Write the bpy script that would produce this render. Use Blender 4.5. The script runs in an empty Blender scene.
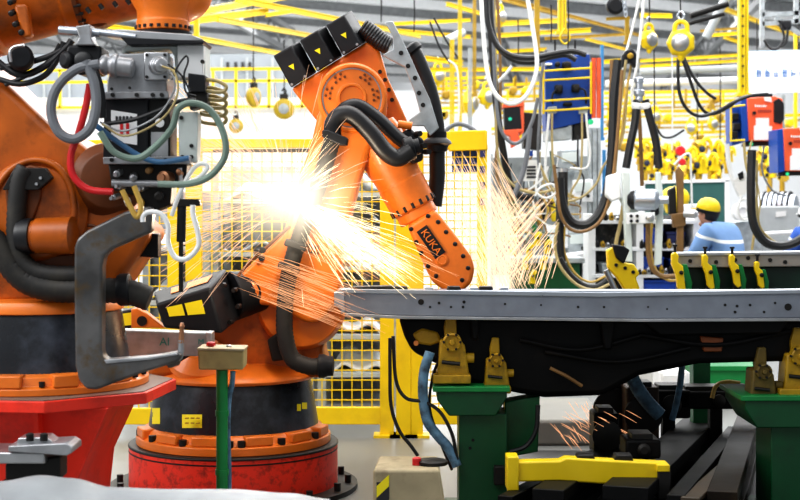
import bpy, bmesh, math, random
from mathutils import Vector, Matrix
V = Vector
random.seed(7)
COL = bpy.context.scene.collection

# ---------------------------------------------------------------- camera model: a point of the place from where it is seen
CAM_H, FOC, HOR = 1.51, 1440.0, 200.0
def P(x, y, d):
    return V(((x - 400) / FOC * d, d, CAM_H + (HOR - y) / FOC * d))
def px(n, d):
    return n * d / FOC

# ---------------------------------------------------------------- materials
def mat(name, col, rough=.5, metal=0., var=.12, scale=5., dirt_or_sheen=None, amt=0., dscale=3., bump=0., emit=0., coat=0., spec=.5):
    m = bpy.data.materials.new(name); m.use_nodes = True
    nt = m.node_tree; N = nt.nodes; L = nt.links
    b = N['Principled BSDF']
    tc = N.new('ShaderNodeTexCoord')
    nz = N.new('ShaderNodeTexNoise'); nz.inputs['Scale'].default_value = scale; nz.inputs['Detail'].default_value = 5
    L.new(tc.outputs['Object'], nz.inputs['Vector'])
    rp = N.new('ShaderNodeValToRGB')
    rp.color_ramp.elements[0].position = .3; rp.color_ramp.elements[1].position = .7
    rp.color_ramp.elements[0].color = [c * (1 - var) for c in col] + [1]
    rp.color_ramp.elements[1].color = [min(1, c * (1 + var)) for c in col] + [1]
    L.new(nz.outputs['Fac'], rp.inputs['Fac'])
    out = rp.outputs['Color']
    if dirt_or_sheen:
        n2 = N.new('ShaderNodeTexNoise'); n2.inputs['Scale'].default_value = dscale; n2.inputs['Detail'].default_value = 8
        n2.inputs['Roughness'].default_value = .65
        L.new(tc.outputs['Object'], n2.inputs['Vector'])
        mr = N.new('ShaderNodeMapRange'); mr.inputs['From Min'].default_value = .5; mr.inputs['From Max'].default_value = .72
        mr.inputs['To Max'].default_value = amt
        L.new(n2.outputs['Fac'], mr.inputs['Value'])
        mx = N.new('ShaderNodeMix'); mx.data_type = 'RGBA'
        L.new(mr.outputs['Result'], mx.inputs['Factor']); L.new(out, mx.inputs['A']); mx.inputs['B'].default_value = list(dirt_or_sheen) + [1]
        out = mx.outputs['Result']
    L.new(out, b.inputs['Base Color'])
    b.inputs['Metallic'].default_value = metal; b.inputs['Specular IOR Level'].default_value = spec
    rr = N.new('ShaderNodeMapRange'); rr.inputs['To Min'].default_value = max(.02, rough - .08); rr.inputs['To Max'].default_value = min(1, rough + .1)
    L.new(nz.outputs['Fac'], rr.inputs['Value']); L.new(rr.outputs['Result'], b.inputs['Roughness'])
    if coat: b.inputs['Coat Weight'].default_value = coat
    if bump:
        bp = N.new('ShaderNodeBump'); bp.inputs['Strength'].default_value = bump; bp.inputs['Distance'].default_value = .01
        L.new(nz.outputs['Fac'], bp.inputs['Height']); L.new(bp.outputs['Normal'], b.inputs['Normal'])
    if emit:
        b.inputs['Emission Strength'].default_value = emit; L.new(out, b.inputs['Emission Color'])
    return m

ORANGE = mat('robot orange', (.87, .215, .020), .40, var=.1, dirt_or_sheen=(.25, .06, .012), amt=.3, dscale=4, coat=.2)
ORANGE_BLOTCHY = mat('blotchy dark orange', (.48, .112, .006), .38, var=.25, dirt_or_sheen=(.06, .016, .002), amt=.85, dscale=4.5)  # darker than the main orange, with strong dark blotches
ORANGE_DK = mat('dark and shade orange', (.17, .045, .008), .5, var=.2, dirt_or_sheen=(.05, .02, .006), amt=.6)  # dark orange parts; on recess and underside plates it paints in shade
BLACK = mat('black casting', (.011, .012, .015), .48, var=.3, dirt_or_sheen=(.035, .033, .032), amt=.3, spec=.32)
BLACKSH = mat('black painted ring', (.014, .016, .021), .27, var=.3, scale=4, dirt_or_sheen=(.085, .10, .135), amt=.7, dscale=4)  # bluish mottling in the colour stands in for reflections on the ring
RUBBER = mat('black rubber hose', (.012, .0125, .015), .42, var=.25, dirt_or_sheen=(.05, .05, .052), amt=.3)
DUSTY = mat('dusty black hose', (.022, .021, .020), .6, var=.3, dirt_or_sheen=(.11, .09, .06), amt=.5)
DARK = mat('dark steel', (.013, .012, .0115), .5, metal=.2, var=.3, dirt_or_sheen=(.04, .026, .015), amt=.3)
SHADE_STEEL = mat('shade dark underbody steel', (.0035, .0037, .0045), .5, metal=0, var=.5, scale=3, dirt_or_sheen=(.016, .010, .006), amt=.6, spec=.18)  # near black: the shade under the car panel is put into this colour
STEEL = mat('bare steel', (.52, .53, .55), .33, metal=.85, var=.15, scale=8, dirt_or_sheen=(.2, .17, .14), amt=.35)
STEEL_LT = mat('pressed bright steel', (.50, .54, .60), .3, metal=.85, var=.08, dirt_or_sheen=(.4, .42, .46), amt=.3)
STEEL_PANEL = mat('primed sheet steel', (.30, .33, .39), .42, metal=.5, var=.12, scale=10, dirt_or_sheen=(.2, .2, .22), amt=.4)
GUNARM = mat('worn gun arm steel', (.13, .128, .128), .36, metal=.5, var=.4, scale=7, dirt_or_sheen=(.14, .085, .03), amt=.8, dscale=16, bump=.2)
GALV = mat('galvanised steel', (.42, .46, .48), .42, metal=.35, var=.25, scale=14, dirt_or_sheen=(.4, .4, .4), amt=.4)
ALU = mat('grey aluminium', (.36, .37, .39), .35, metal=.5, var=.3, scale=9, dirt_or_sheen=(.22, .2, .18), amt=.5, dscale=12)
PALE = mat('pale grey green paint', (.66, .72, .70), .45, var=.08, dirt_or_sheen=(.35, .36, .34), amt=.35)
WHITE = mat('white paint', (.86, .87, .88), .5, var=.04, dirt_or_sheen=(.6, .6, .6), amt=.2)
WHITEHOSE = mat('white hose', (.85, .86, .86), .4, var=.05)
GREYHOSE = mat('grey cable', (.17, .18, .20), .5, var=.2, dirt_or_sheen=(.3, .3, .3), amt=.3)
GREENHOSE = mat('grey green hose', (.16, .23, .19), .45, var=.25, dirt_or_sheen=(.33, .36, .34), amt=.4)
BLUEHOSE = mat('blue hose', (.05, .16, .32), .45, var=.25, dirt_or_sheen=(.2, .25, .3), amt=.4)
BLUEDIRTY = mat('dirty blue hose', (.12, .24, .36), .6, var=.5, scale=14, dirt_or_sheen=(.03, .04, .06), amt=.9, dscale=16)
REDHOSE = mat('red hose', (.62, .015, .02), .4, var=.15)
TANHOSE = mat('tan hose', (.46, .36, .16), .45, var=.25)
BROWNHOSE = mat('brown hose', (.24, .13, .045), .5, var=.3)
AMBER = mat('amber tube', (.55, .36, .08), .35, var=.2)
YELLOW = mat('safety yellow', (.90, .65, .006), .45, var=.08, dirt_or_sheen=(.5, .3, .02), amt=.35)
YELLOW_OLD = mat('dirty yellow', (.50, .30, .010), .5, var=.4, dirt_or_sheen=(.05, .03, .01), amt=.85, dscale=9)
YELLOW_BR = mat('brownish yellow', (.50, .31, .015), .55, var=.2, dirt_or_sheen=(.2, .13, .03), amt=.5)
STICK = mat('yellow sticker', (.95, .80, .01), .5, var=.04)
STICKO = mat('orange sticker', (.80, .28, .07), .5, var=.06)
RED = mat('pedestal red', (.95, .042, .018), .45, var=.08, dirt_or_sheen=(.25, .02, .01), amt=.4, dscale=7)
RUSTRED = mat('red plate top with grime', (.20, .14, .11), .6, var=.25, dirt_or_sheen=(.45, .05, .03), amt=.5)
RED2 = mat('chipped drum red', (.95, .045, .018), .45, var=.08, dirt_or_sheen=(.06, .012, .01), amt=.75, dscale=20)
GREEN = mat('machine green', (.004, .085, .028), .4, var=.15, dirt_or_sheen=(.01, .03, .015), amt=.5, dscale=6)
GREENPOLE = mat('bright green pole', (.008, .25, .06), .4, var=.15, dirt_or_sheen=(.01, .06, .02), amt=.4)
BLUE = mat('cabinet blue', (.004, .060, .34), .4, var=.12)
BLUEBIN = mat('bin blue', (.01, .07, .42), .45, var=.15)
CABRED = mat('cabinet orange red', (.80, .12, .04), .45, var=.08)
CONCRETE = mat('stained block', (.42, .33, .14), .7, var=.2, dirt_or_sheen=(.15, .12, .06), amt=.5, dscale=8)
COPPER = mat('copper', (.45, .22, .12), .4, metal=.7, var=.2)
BOXTOP = mat('grimy box paint', (.45, .38, .24), .6, var=.2, dirt_or_sheen=(.12, .09, .05), amt=.7, dscale=6)
TEAL = mat('dark green cloth board', (.035, .12, .11), .8, var=.1)
SHIRT = mat('light blue work shirt', (.17, .30, .55), .8, var=.12)
SHIRT_DK = mat('blue work jacket', (.03, .10, .42), .8, var=.15)
SKIN = mat('skin', (.55, .28, .18), .55, var=.08)
PAPER = mat('white paper', (.85, .85, .84), .7, var=.02)
INKTEAL = mat('teal marker', (.05, .30, .27), .6, var=.1)
INKBLUE = mat('blue ink', (.10, .22, .48), .6, var=.1)
INKDARK = mat('dark ink', (.03, .03, .035), .6, var=.1)
CONC2 = mat('pale concrete', (.22, .215, .195), .75, var=.12, scale=3, dirt_or_sheen=(.25, .24, .21), amt=.5)
GREYMACH = mat('machine grey', (.45, .48, .49), .5, var=.1)
BLUEPOST = mat('sky blue post', (.06, .30, .62), .5, var=.1)

def emission(name, col, s):
    m = bpy.data.materials.new(name); m.use_nodes = True
    N = m.node_tree.nodes; N.remove(N['Principled BSDF'])
    e = N.new('ShaderNodeEmission'); e.inputs['Color'].default_value = list(col) + [1]; e.inputs['Strength'].default_value = s
    m.node_tree.links.new(e.outputs[0], N['Material Output'].inputs['Surface'])
    return m

# ---------------------------------------------------------------- mesh builder
def frame_of(d):
    d = d.normalized()
    a = V((0, 0, 1)) if abs(d.z) < .9 else V((1, 0, 0))
    u = d.cross(a).normalized(); return u, u.cross(d).normalized()

def spline(pts, n=6):
    if len(pts) < 3: return pts
    q = [2 * pts[0] - pts[1]] + list(pts) + [2 * pts[-1] - pts[-2]]
    out = []
    for i in range(1, len(q) - 2):
        p0, p1, p2, p3 = q[i - 1:i + 3]
        for k in range(n):
            t = k / n
            out.append(.5 * ((2 * p1) + (p2 - p0) * t + (2 * p0 - 5 * p1 + 4 * p2 - p3) * t * t + (3 * p1 - p0 - 3 * p2 + p3) * t ** 3))
    out.append(pts[-1]); return out

class MB:
    def __init__(s): s.v = []; s.f = []
    def add(s, vs, fs):
        o = len(s.v); s.v += [V(v) for v in vs]; s.f += [[i + o for i in f] for f in fs]; return s
    def hexa(s, c):
        return s.add(c, [(0, 1, 2, 3), (7, 6, 5, 4), (0, 4, 5, 1), (1, 5, 6, 2), (2, 6, 7, 3), (3, 7, 4, 0)])
    def box(s, c, size, R=None):
        c = V(c); h = V(size) / 2; R = R or Matrix.Identity(3)
        q = [c + R @ V((x * h.x, y * h.y, z * h.z)) for y in (-1, 1) for x, z in ((-1, -1), (1, -1), (1, 1), (-1, 1))]
        return s.hexa(q)
    def bar(s, a, b, w, h, up=V((0, 0, 1))):
        d = (b - a); dn = d.normalized()
        if abs(dn.dot(up)) > .95: up = V((0, 1, 0))
        r = dn.cross(up).normalized(); u = r.cross(dn)
        return s.box((a + b) / 2, (d.length, w, h), Matrix((dn, r, u)).transposed())
    def lathe(s, o, axis, prof, n=28, caps=True):
        axis = axis.normalized(); u, w = frame_of(axis); k0 = len(s.v); fs = []; vs = []
        for r, h in prof:
            for i in range(n):
                t = 2 * math.pi * i / n
                vs.append(o + axis * h + (u * math.cos(t) + w * math.sin(t)) * r)
        for j in range(len(prof) - 1):
            for i in range(n):
                a = j * n + i; b = j * n + (i + 1) % n
                fs.append((a, b, b + n, a + n))
        if caps:
            fs.append(tuple(range(n))[::-1]); fs.append(tuple((len(prof) - 1) * n + i for i in range(n)))
        return s.add(vs, fs)
    def cyl(s, a, b, r0, r1=None, n=20):
        r1 = r0 if r1 is None else r1
        return s.lathe(a, b - a, [(r0, 0), (r1, (b - a).length)], n)
    def tube(s, pts, r, n=10, sub=6, rib=0., pitch=.02):
        p = spline([V(q) for q in pts], sub)
        if rib:
            q = [p[0]]; acc = 0
            L = [0]
            for i in range(1, len(p)): L.append(L[-1] + (p[i] - p[i - 1]).length)
            m = max(4, int(L[-1] / (pitch / 2))); q = []; j = 0
            for k in range(m + 1):
                t = L[-1] * k / m
                while j < len(L) - 2 and L[j + 1] < t: j += 1
                f = (t - L[j]) / max(1e-9, L[j + 1] - L[j]); q.append(p[j].lerp(p[j + 1], min(1, f)))
            p = q
        rs = r if isinstance(r, (list, tuple)) else None
        u = None; vs = []; fs = []
        for i, c in enumerate(p):
            d = (p[min(i + 1, len(p) - 1)] - p[max(i - 1, 0)]).normalized()
            if u is None: u, _ = frame_of(d)
            u = (u - d * u.dot(d)).normalized(); w = d.cross(u)
            if rs:
                t = i / (len(p) - 1) * (len(rs) - 1); j = min(int(t), len(rs) - 2); rr = rs[j] + (rs[j + 1] - rs[j]) * (t - j)
            else: rr = r
            if rib: rr *= 1 + (rib if i % 2 else -rib)
            for k in range(n):
                t = 2 * math.pi * k / n; vs.append(c + (u * math.cos(t) + w * math.sin(t)) * rr)
        for i in range(len(p) - 1):
            for k in range(n):
                a = i * n + k; b = i * n + (k + 1) % n; fs.append((a, b, b + n, a + n))
        fs.append(tuple(range(n))[::-1]); fs.append(tuple((len(p) - 1) * n + i for i in range(n)))
        return s.add(vs, fs)
    def prism(s, pts, ext):
        n = len(pts); vs = [V(p) for p in pts] + [V(p) + ext for p in pts]
        fs = [tuple(range(n)), tuple(range(2 * n - 1, n - 1, -1))] + [(i, i + n, (i + 1) % n + n, (i + 1) % n) for i in range(n)]
        return s.add(vs, fs)
    def plate(s, xy, d, th):           # an upright plate facing the aisle, its near face at depth d
        return s.prism([P(x, y, d) for x, y in xy], V((0, th, 0)))
    def ball(s, c, r, sc=(1, 1, 1), n=16, R=None):
        vs = []; fs = []; m = n // 2; R = R or Matrix.Identity(3); c = V(c)
        for j in range(m + 1):
            ph = math.pi * j / m
            for i in range(n):
                t = 2 * math.pi * i / n
                vs.append(c + R @ V((r * sc[0] * math.sin(ph) * math.cos(t), r * sc[1] * math.sin(ph) * math.sin(t), r * sc[2] * math.cos(ph))))
        for j in range(m):
            for i in range(n):
                a = j * n + i; b = j * n + (i + 1) % n; fs.append((a, a + n, b + n, b))
        return s.add(vs, fs)
    def each(s, name, m, parent, bev=0., ang=35, seg=2):     # every separate piece a part of its own
        par = list(range(len(s.v)))
        def find(i):
            while par[i] != i: par[i] = par[par[i]]; i = par[i]
            return i
        for f in s.f:
            for i in f[1:]: par[find(i)] = find(f[0])
        groups = {}
        for f in s.f: groups.setdefault(find(f[0]), []).append(f)
        for fs in groups.values():
            ids = sorted({i for f in fs for i in f}); mp = {i: k for k, i in enumerate(ids)}
            MB().add([s.v[i] for i in ids], [[mp[i] for i in f] for f in fs]).build(name, m, parent, bev, ang, seg)
    def build(s, name, m, parent=None, bev=0., ang=35, seg=2):
        me = bpy.data.meshes.new(name)
        if parent is None:
            lo = V([min(v[i] for v in s.v) for i in range(3)]); hi = V([max(v[i] for v in s.v) for i in range(3)])
            o = V(((lo.x + hi.x) / 2, (lo.y + hi.y) / 2, lo.z))
        else:
            o = V((0, 0, 0)); q = parent
            while q: o += q.location; q = q.parent
        me.from_pydata([v - o for v in s.v], [], s.f)
        bm = bmesh.new(); bm.from_mesh(me)
        bmesh.ops.remove_doubles(bm, verts=bm.verts, dist=1e-6)
        bmesh.ops.recalc_face_normals(bm, faces=bm.faces); bm.to_mesh(me); bm.free()
        me.polygons.foreach_set('use_smooth', [True] * len(me.polygons))
        me.set_sharp_from_angle(angle=math.radians(ang))
        me.materials.append(m)
        ob = bpy.data.objects.new(name, me); COL.objects.link(ob)
        if parent is None: ob.location = o
        else: ob.parent = parent
        if bev:
            b = ob.modifiers.new('bevel', 'BEVEL'); b.width = bev; b.segments = seg; b.limit_method = 'ANGLE'; b.angle_limit = math.radians(ang)
            b.harden_normals = False
        return ob

def tag(o, label=None, cat=None, group=None, kind=None):
    if label: o['label'] = label
    if cat: o['category'] = cat
    if group: o['group'] = group
    if kind: o['kind'] = kind
    return o
def thing(name, label, cat, loc, group=None):
    o = bpy.data.objects.new(name, None); COL.objects.link(o); o.location = V(loc); o.empty_display_size = .1
    return tag(o, label, cat, group)
def dup(root, loc, label, group=None, scale=1., rotz=0.):
    def cp(o, par):
        c = o.copy(); COL.objects.link(c); c.parent = par
        for ch in list(o.children): cp(ch, c)
        return c
    r = cp(root, None); r.location = V(loc); r.scale = (scale,) * 3; r.rotation_euler = (0, 0, rotz)
    r['label'] = label
    if group: r['group'] = group
    return r
def text(s, c, right, up, size, m, parent, name='lettering', ext=.002):
    cu = bpy.data.curves.new('t', 'FONT'); cu.body = s; cu.align_x = 'CENTER'; cu.align_y = 'CENTER'; cu.size = size; cu.extrude = ext
    to = bpy.data.objects.new('t', cu); COL.objects.link(to)
    bpy.context.view_layer.update()
    me = bpy.data.meshes.new_from_object(to.evaluated_get(bpy.context.evaluated_depsgraph_get()))
    bpy.data.objects.remove(to)
    right = right.normalized(); nrm = right.cross(up).normalized(); up = nrm.cross(right)
    R = Matrix((right, up, nrm)).transposed()
    b = MB(); b.add([c + R @ v.co for v in me.vertices], [list(p.vertices) for p in me.polygons])
    return b.build(name, m, parent)
def hose(pts, d, rpx, n=10, rib=0., pitch=.02, sub=6):
    return MB().tube([P(p[0], p[1], p[2] if len(p) > 2 else d) for p in pts], px(rpx, d), n, sub, rib, pitch)
def ring_of(b, c, axis, R, n, r, h, a0=0, a1=2 * math.pi):
    u, w = frame_of(axis)
    for i in range(n):
        t = a0 + (a1 - a0) * i / n
        q = c + (u * math.cos(t) + w * math.sin(t)) * R
        b.cyl(q, q + axis.normalized() * h, r, n=8)
    return b
UP = V((0, 0, 1)); NEAR = V((0, -1, 0)); RT = V((1, 0, 0))

def band_shirt(m, z0, z1, slope):        # a white reflective strip woven round the shirt
    nt = m.node_tree; N = nt.nodes; L = nt.links; b = N['Principled BSDF']
    src = b.inputs['Base Color'].links[0].from_socket
    tc = N.new('ShaderNodeTexCoord'); sp = N.new('ShaderNodeSeparateXYZ'); L.new(tc.outputs['Object'], sp.inputs[0])
    ad = N.new('ShaderNodeMath'); ad.operation = 'MULTIPLY_ADD'; L.new(sp.outputs['Y'], ad.inputs[0]); ad.inputs[1].default_value = slope; L.new(sp.outputs['Z'], ad.inputs[2])
    g = N.new('ShaderNodeMath'); g.operation = 'COMPARE'; L.new(ad.outputs[0], g.inputs[0]); g.inputs[1].default_value = (z0 + z1) / 2; g.inputs[2].default_value = (z1 - z0) / 2
    mx = N.new('ShaderNodeMix'); mx.data_type = 'RGBA'; L.new(g.outputs[0], mx.inputs['Factor']); L.new(src, mx.inputs['A']); mx.inputs['B'].default_value = (.85, .88, .9, 1)
    L.new(mx.outputs['Result'], b.inputs['Base Color'])
band_shirt(SHIRT, 1.14, 1.17, -.3); band_shirt(SHIRT_DK, 1.14, 1.17, -.3)
# ================================================================ LEFT ROBOT
D1 = 6.0
c1 = P(40, 200, D1); cx1 = c1.x
ped = thing('robot_pedestal', 'tall red welded pedestal with flat octagonal top plate under the nearer robot', 'pedestal', (cx1, D1, 0))
zt = .745
b = MB(); R8 = .565
b.prism([V((cx1 + R8 * math.cos(a), D1 + R8 * math.sin(a), zt - .045)) for a in [math.pi / 8 + k * math.pi / 4 - .12 for k in range(8)]], V((0, 0, .045)))
b.build('top_plate', RED, ped, .004)
b = MB(); R9 = .55
b.prism([V((cx1 + R9 * math.cos(a), D1 + R9 * math.sin(a), zt)) for a in [math.pi / 8 + k * math.pi / 4 - .12 for k in range(8)]], V((0, 0, .004)))
b.build('plate_surface', RUSTRED, ped)
b = MB()
q = []
for z, hx, hy in ((zt - .045, .365, .40), (.42, .24, .36), (0.03, .20, .34)):
    q.append([V((cx1 + sx * hx, D1 + sy * hy, z)) for sx, sy in ((-1, -1), (1, -1), (1, 1), (-1, 1))])
b.add(q[0] + q[1] + q[2], [(0, 1, 2, 3), (11, 10, 9, 8)] + [(k + o, k + o + 4, (k + 1) % 4 + o + 4, (k + 1) % 4 + o) for o in (0, 4) for k in range(4)])
b.build('column', RED, ped, .006)
b = MB()
b.prism([V((cx1 + .09, D1 - .47, zt - .05)), V((cx1 + .09, D1 - .37, .3)), V((cx1 + .09, D1 - .35, zt - .05))], V((.018, 0, 0)))
b.build('gusset', RED, ped)
MB().box(V((cx1, D1, .015)), (.9, .9, .03)).build('foot_plate', DARK, ped, .004)

r1 = thing('industrial_robot', 'nearer orange six-axis robot holding the spot weld gun', 'robot', (cx1, D1, zt))
ax = V((cx1, D1, 0))
MB().lathe(ax, UP, [(.40, zt + .005), (.448, zt + .005), (.448, zt + .032), (.425, zt + .04), (.415, zt + .075), (.36, zt + .085)], 56).build('base_flange', ORANGE, r1, .003, 30)
b = MB(); ring_of(b, V((cx1, D1, zt + .04)), UP, .432, 24, .012, .02); b.each('flange_bolt', DARK, r1)
b = MB()
for a in (-2.5, -2.05, -1.6, -1.1, -.5):
    b.box(V((cx1 + .41 * math.cos(a), D1 + .41 * math.sin(a), zt + .06)), (.10, .075, .05), Matrix.Rotation(a + math.pi / 2, 3, 'Z'))
b.each('flange_lug', ORANGE, r1, .006)
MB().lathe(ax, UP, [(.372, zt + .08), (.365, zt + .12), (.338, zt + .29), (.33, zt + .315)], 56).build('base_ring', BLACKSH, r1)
MB().lathe(ax, UP, [(.30, zt + .31), (.345, zt + .312), (.345, zt + .335), (.33, zt + .36), (.2, zt + .37)], 56).build('carousel_rim', ORANGE, r1, .003)
# carousel and leaning link-arm body
MB().plate([(-90, 40), (-20, 60), (2, 80), (53, 128), (80, 143), (108, 165), (122, 205), (152, 234), (120, 283), (105, 300), (60, 306), (-90, 306)], 5.78, .42).build('carousel', ORANGE_BLOTCHY, r1, .035, 30, 4)
b = MB(); o = P(36, 212, 5.78)
b.lathe(o, NEAR, [(px(53, 5.8), -.02), (px(53, 5.8), .02), (px(46, 5.8), .055), (px(30, 5.8), .06)], 40)
b.build('axis_cover', ORANGE_BLOTCHY, r1, .004, 30)
b = MB(); o = P(108, 180, 5.82)
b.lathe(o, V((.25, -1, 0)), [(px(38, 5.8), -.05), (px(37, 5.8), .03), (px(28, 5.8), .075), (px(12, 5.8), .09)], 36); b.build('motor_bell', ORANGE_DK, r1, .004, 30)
MB().lathe(P(26, 236, 5.68), V((1, -.1, .02)), [(.055, 0), (.062, .01), (.062, .04), (.07, .045), (.074, .19), (.05, .20)], 28).build('counterbalance_cylinder', ORANGE_BLOTCHY, r1)
MB().lathe(P(24, 236, 5.68), V((1, -.1, .02)), [(.064, -.02), (.07, 0), (.07, .035), (.05, .04)], 28).build('cylinder_collar', RUBBER, r1)
MB().plate([(2, 190), (14, 168), (45, 168), (52, 178), (38, 190)], 5.66, .04).build('hose_bracket', DARK, r1, .003)
b = MB()
for q in ((41, 178), (37, 184)): b.cyl(P(*q, 5.66), P(*q, 5.66) + NEAR * .012, .006, n=10)
b.each('bracket_bolt', STEEL, r1)
hose([(26, 168), (20, 180), (17, 205), (16, 235), (20, 258), (34, 271), (55, 275), (84, 275)], 5.68, 9.5, 16, .035, .022).build('cable_hose', DUSTY, r1)
hose([(-25, 225), (-2, 245), (14, 270), (32, 284), (60, 290), (95, 290), (128, 292), (150, 299)], 5.68, 12.5, 18, .03, .022).build('cable_hose', DUSTY, r1)
MB().lathe(P(118, 290, 5.68), V((1, 0, .05)), [(.058, 0), (.064, .01), (.064, .045), (.058, .05)], 24).build('hose_clip', BLACK, r1)
hose([(-6, 196), (2, 180), (16, 166), (36, 160), (56, 166), (68, 182), (74, 205), (72, 232)], 5.72, 3.4, 12).build('hood_rim', ORANGE_BLOTCHY, r1)
MB().plate([(4, 186), (14, 170), (30, 165), (44, 168), (40, 200), (32, 222), (8, 222)], 5.705, .03).build('recess_shade', ORANGE_DK, r1, .006)  # dark plate in front of the body, paints the shade of the hood cavity
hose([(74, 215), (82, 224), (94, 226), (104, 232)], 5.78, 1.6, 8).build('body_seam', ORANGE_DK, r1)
MB().plate([(24, 258), (74, 254), (76, 272), (24, 276)], 5.74, .05).build('lower_recess_shade', ORANGE_DK, r1, .006)  # dark plate painting the shade of a hollow below the cylinder
# forearm overhead
def cone_px(b, a, c, d, prof, n=40):
    pa, pc = P(*a, d), P(*c, d); L = (pc - pa).length
    return b.lathe(pa, pc - pa, [(px(r, d), t * L) for r, t in prof], n)
cone_px(MB(), (-90, 14), (80, -16), 5.9, [(66, 0), (62, .3), (57, .47), (57, .5), (50, .52), (44, .9), (46, .92), (46, 1)]).build('upper_arm', ORANGE_BLOTCHY, r1, .004, 30)
b = MB()
for q in ((11, 2), (12, 13), (16, 24), (22, 32)):
    p = P(*q, 5.66); b.lathe(p, V((-.1, -1, -.3)), [(.012, -.03), (.012, .012), (.007, .016)], 12)
b.each('arm_bolt', DARK, r1)
MB().plate([(13, 4), (26, 4), (31, 36), (23, 38)], 5.655, .06).build('arm_rib', ORANGE_BLOTCHY, r1, .01)
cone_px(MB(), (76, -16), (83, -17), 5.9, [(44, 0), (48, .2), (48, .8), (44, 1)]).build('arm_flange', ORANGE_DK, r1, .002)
b = MB(); a0 = P(79, -16, 5.9); dr = (P(83, -17, 5.9) - P(76, -16, 5.9)).normalized()
ring_of(b, a0 - dr * .004, dr, px(46.5, 5.9), 30, .007, .03); b.each('flange_bolt', DARK, r1)
cone_px(MB(), (82, -14), (172, -24), 5.9, [(42, 0), (42, .25), (38, .55), (36, 1)]).build('forearm', ORANGE_BLOTCHY, r1, .004)
b = MB()
for k, q in enumerate(((88, 10), (101, 6.5), (115, 4), (128, 1.5))):
    b.tube([P(q[0] - 1.5, q[1] - 2, 5.735), P(q[0] + 2, q[1] + 2.5, 5.735)], .009, 8)
b.each('forearm_slot', DARK, r1)
MB().plate([(84, 25), (100, 27), (113, 20), (138, 15), (150, 4), (84, 4)], 5.86, .1).build('forearm_underside', ORANGE_DK, r1, .01)  # darker orange here carries the shade under the forearm
# wrist
wa = P(163, 34, 5.75)
MB().lathe(wa, UP, [(px(25.5, 5.75), .01), (px(26.5, 5.75), .014), (px(26.5, 5.75), .05), (px(25.5, 5.75), .055), (px(26, 5.75), .09), (px(31, 5.75), .125), (px(36, 5.75), .19), (px(34, 5.75), .25)], 44).build('wrist', ORANGE, r1, .002, 30)
MB().ball(P(180, -8, 5.8), px(33, 5.8), (1, .9, .95), 28).build('wrist_elbow', ORANGE, r1)
b = MB(); ring_of(b, wa + UP * .018, UP, px(26.2, 5.75), 22, .008, .012); b.each('wrist_slot', DARK, r1)
MB().lathe(wa, UP, [(px(24, 5.75), -.012), (px(29, 5.75), -.012), (px(29, 5.75), .004), (px(24, 5.75), .012)], 40).build('tool_flange', BLACK, r1)
# black cable set below forearm
for pts, r in (([(-5, 60), (20, 75), (45, 66), (66, 48), (72, 40)], 3.5), ([(-5, 78), (20, 84), (44, 76), (58, 58), (64, 42)], 3), ([(0, 68), (30, 62), (52, 55), (70, 44)], 3), ([(5, 85), (30, 74), (50, 60), (60, 44)], 2.2)):
    hose(pts, 5.75, r, 10).build('cable', RUBBER, r1)
MB().lathe(P(21, 58, 5.7), V((.2, -1, 0)), [(px(13, 5.7), -.04), (px(13, 5.7), .03), (px(10, 5.7), .045)], 24).build('cable_gland', BLACK, r1, .003)
hose([(11, 62), (10, 52), (14, 47), (24, 45)], 5.62, 1.6, 8).build('gland_clip', STEEL, r1)

# ================================================================ WELD GUN held by the nearer robot
DG = 5.6
g = thing('spot_weld_gun', 'steel spot weld gun with C-shaped arm and hose loops hanging from the nearer robot', 'weld gun', P(140, 208, DG))
MB().plate([(100, 33), (120, 35), (134, 41), (200, 41), (203, 39), (190, 34), (118, 29)], DG, .22).build('mounting_plate', STEEL, g, .004)
MB().plate([(120, 37), (205, 41), (203, 44), (128, 45)], DG - .02, .22).build('plate_underside', BLACK, g, .003)
MB().cyl(P(59, 30, DG), P(100, 33, DG), px(4.2, DG)).build('support_tube', STEEL_LT, g)
MB().cyl(P(100, 32.5, DG), P(136, 37, DG), px(3.2, DG)).build('support_tube', STEEL_LT, g)
MB().cyl(P(58.6, 30, DG), P(59.4, 30, DG), px(3, DG)).build('tube_bore', DARK, g)
b = MB(); b.plate([(75, 26), (90, 24), (91, 38), (95, 45), (75, 45), (79, 38)], DG - .04, .09); b.build('clamp_block', ALU, g, .005)
MB().plate([(68, 45), (101, 46), (101, 58), (98, 73), (80, 75), (70, 71), (63, 58)], DG - .01, .16).build('cable_junction', BLACK, g, .008)
MB().lathe(P(67, 60, DG), V((-.8, -1, 0)), [(px(9, DG), -.03), (px(9, DG), .01), (px(6, DG), .02)], 22).build('junction_cap', BLACK, g, .003)
MB().lathe(P(84, 61, DG), NEAR, [(px(9, DG), 0), (px(9, DG), .02), (px(7, DG), .025)], 24).build('cable_boot', RUBBER, g)
# pale bracket
b = MB(); b.plate([(122, 49), (128, 43), (175, 42), (205, 42), (205, 80), (176, 80), (174, 56), (170, 49), (126, 51), (122, 60)], DG + .06, .16); b.build('carrier_bracket', PALE, g, .006)
MB().plate([(177, 43), (204, 43), (203, 78), (178, 78)], DG + .03, .05).build('carrier_face', WHITE, g, .004)
MB().plate([(178, 112), (198, 112), (197, 162), (179, 164)], DG + .02, .1).build('lower_carrier', PALE, g, .004)
b = MB()
for q in ((182, 118), (192, 146), (183, 157), (192, 157), (203, 62)): b.cyl(P(*q, DG + .03), P(*q, DG + .03) + NEAR * .02, .008, n=10)
b.each('carrier_bolt', DARK, g)
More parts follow.
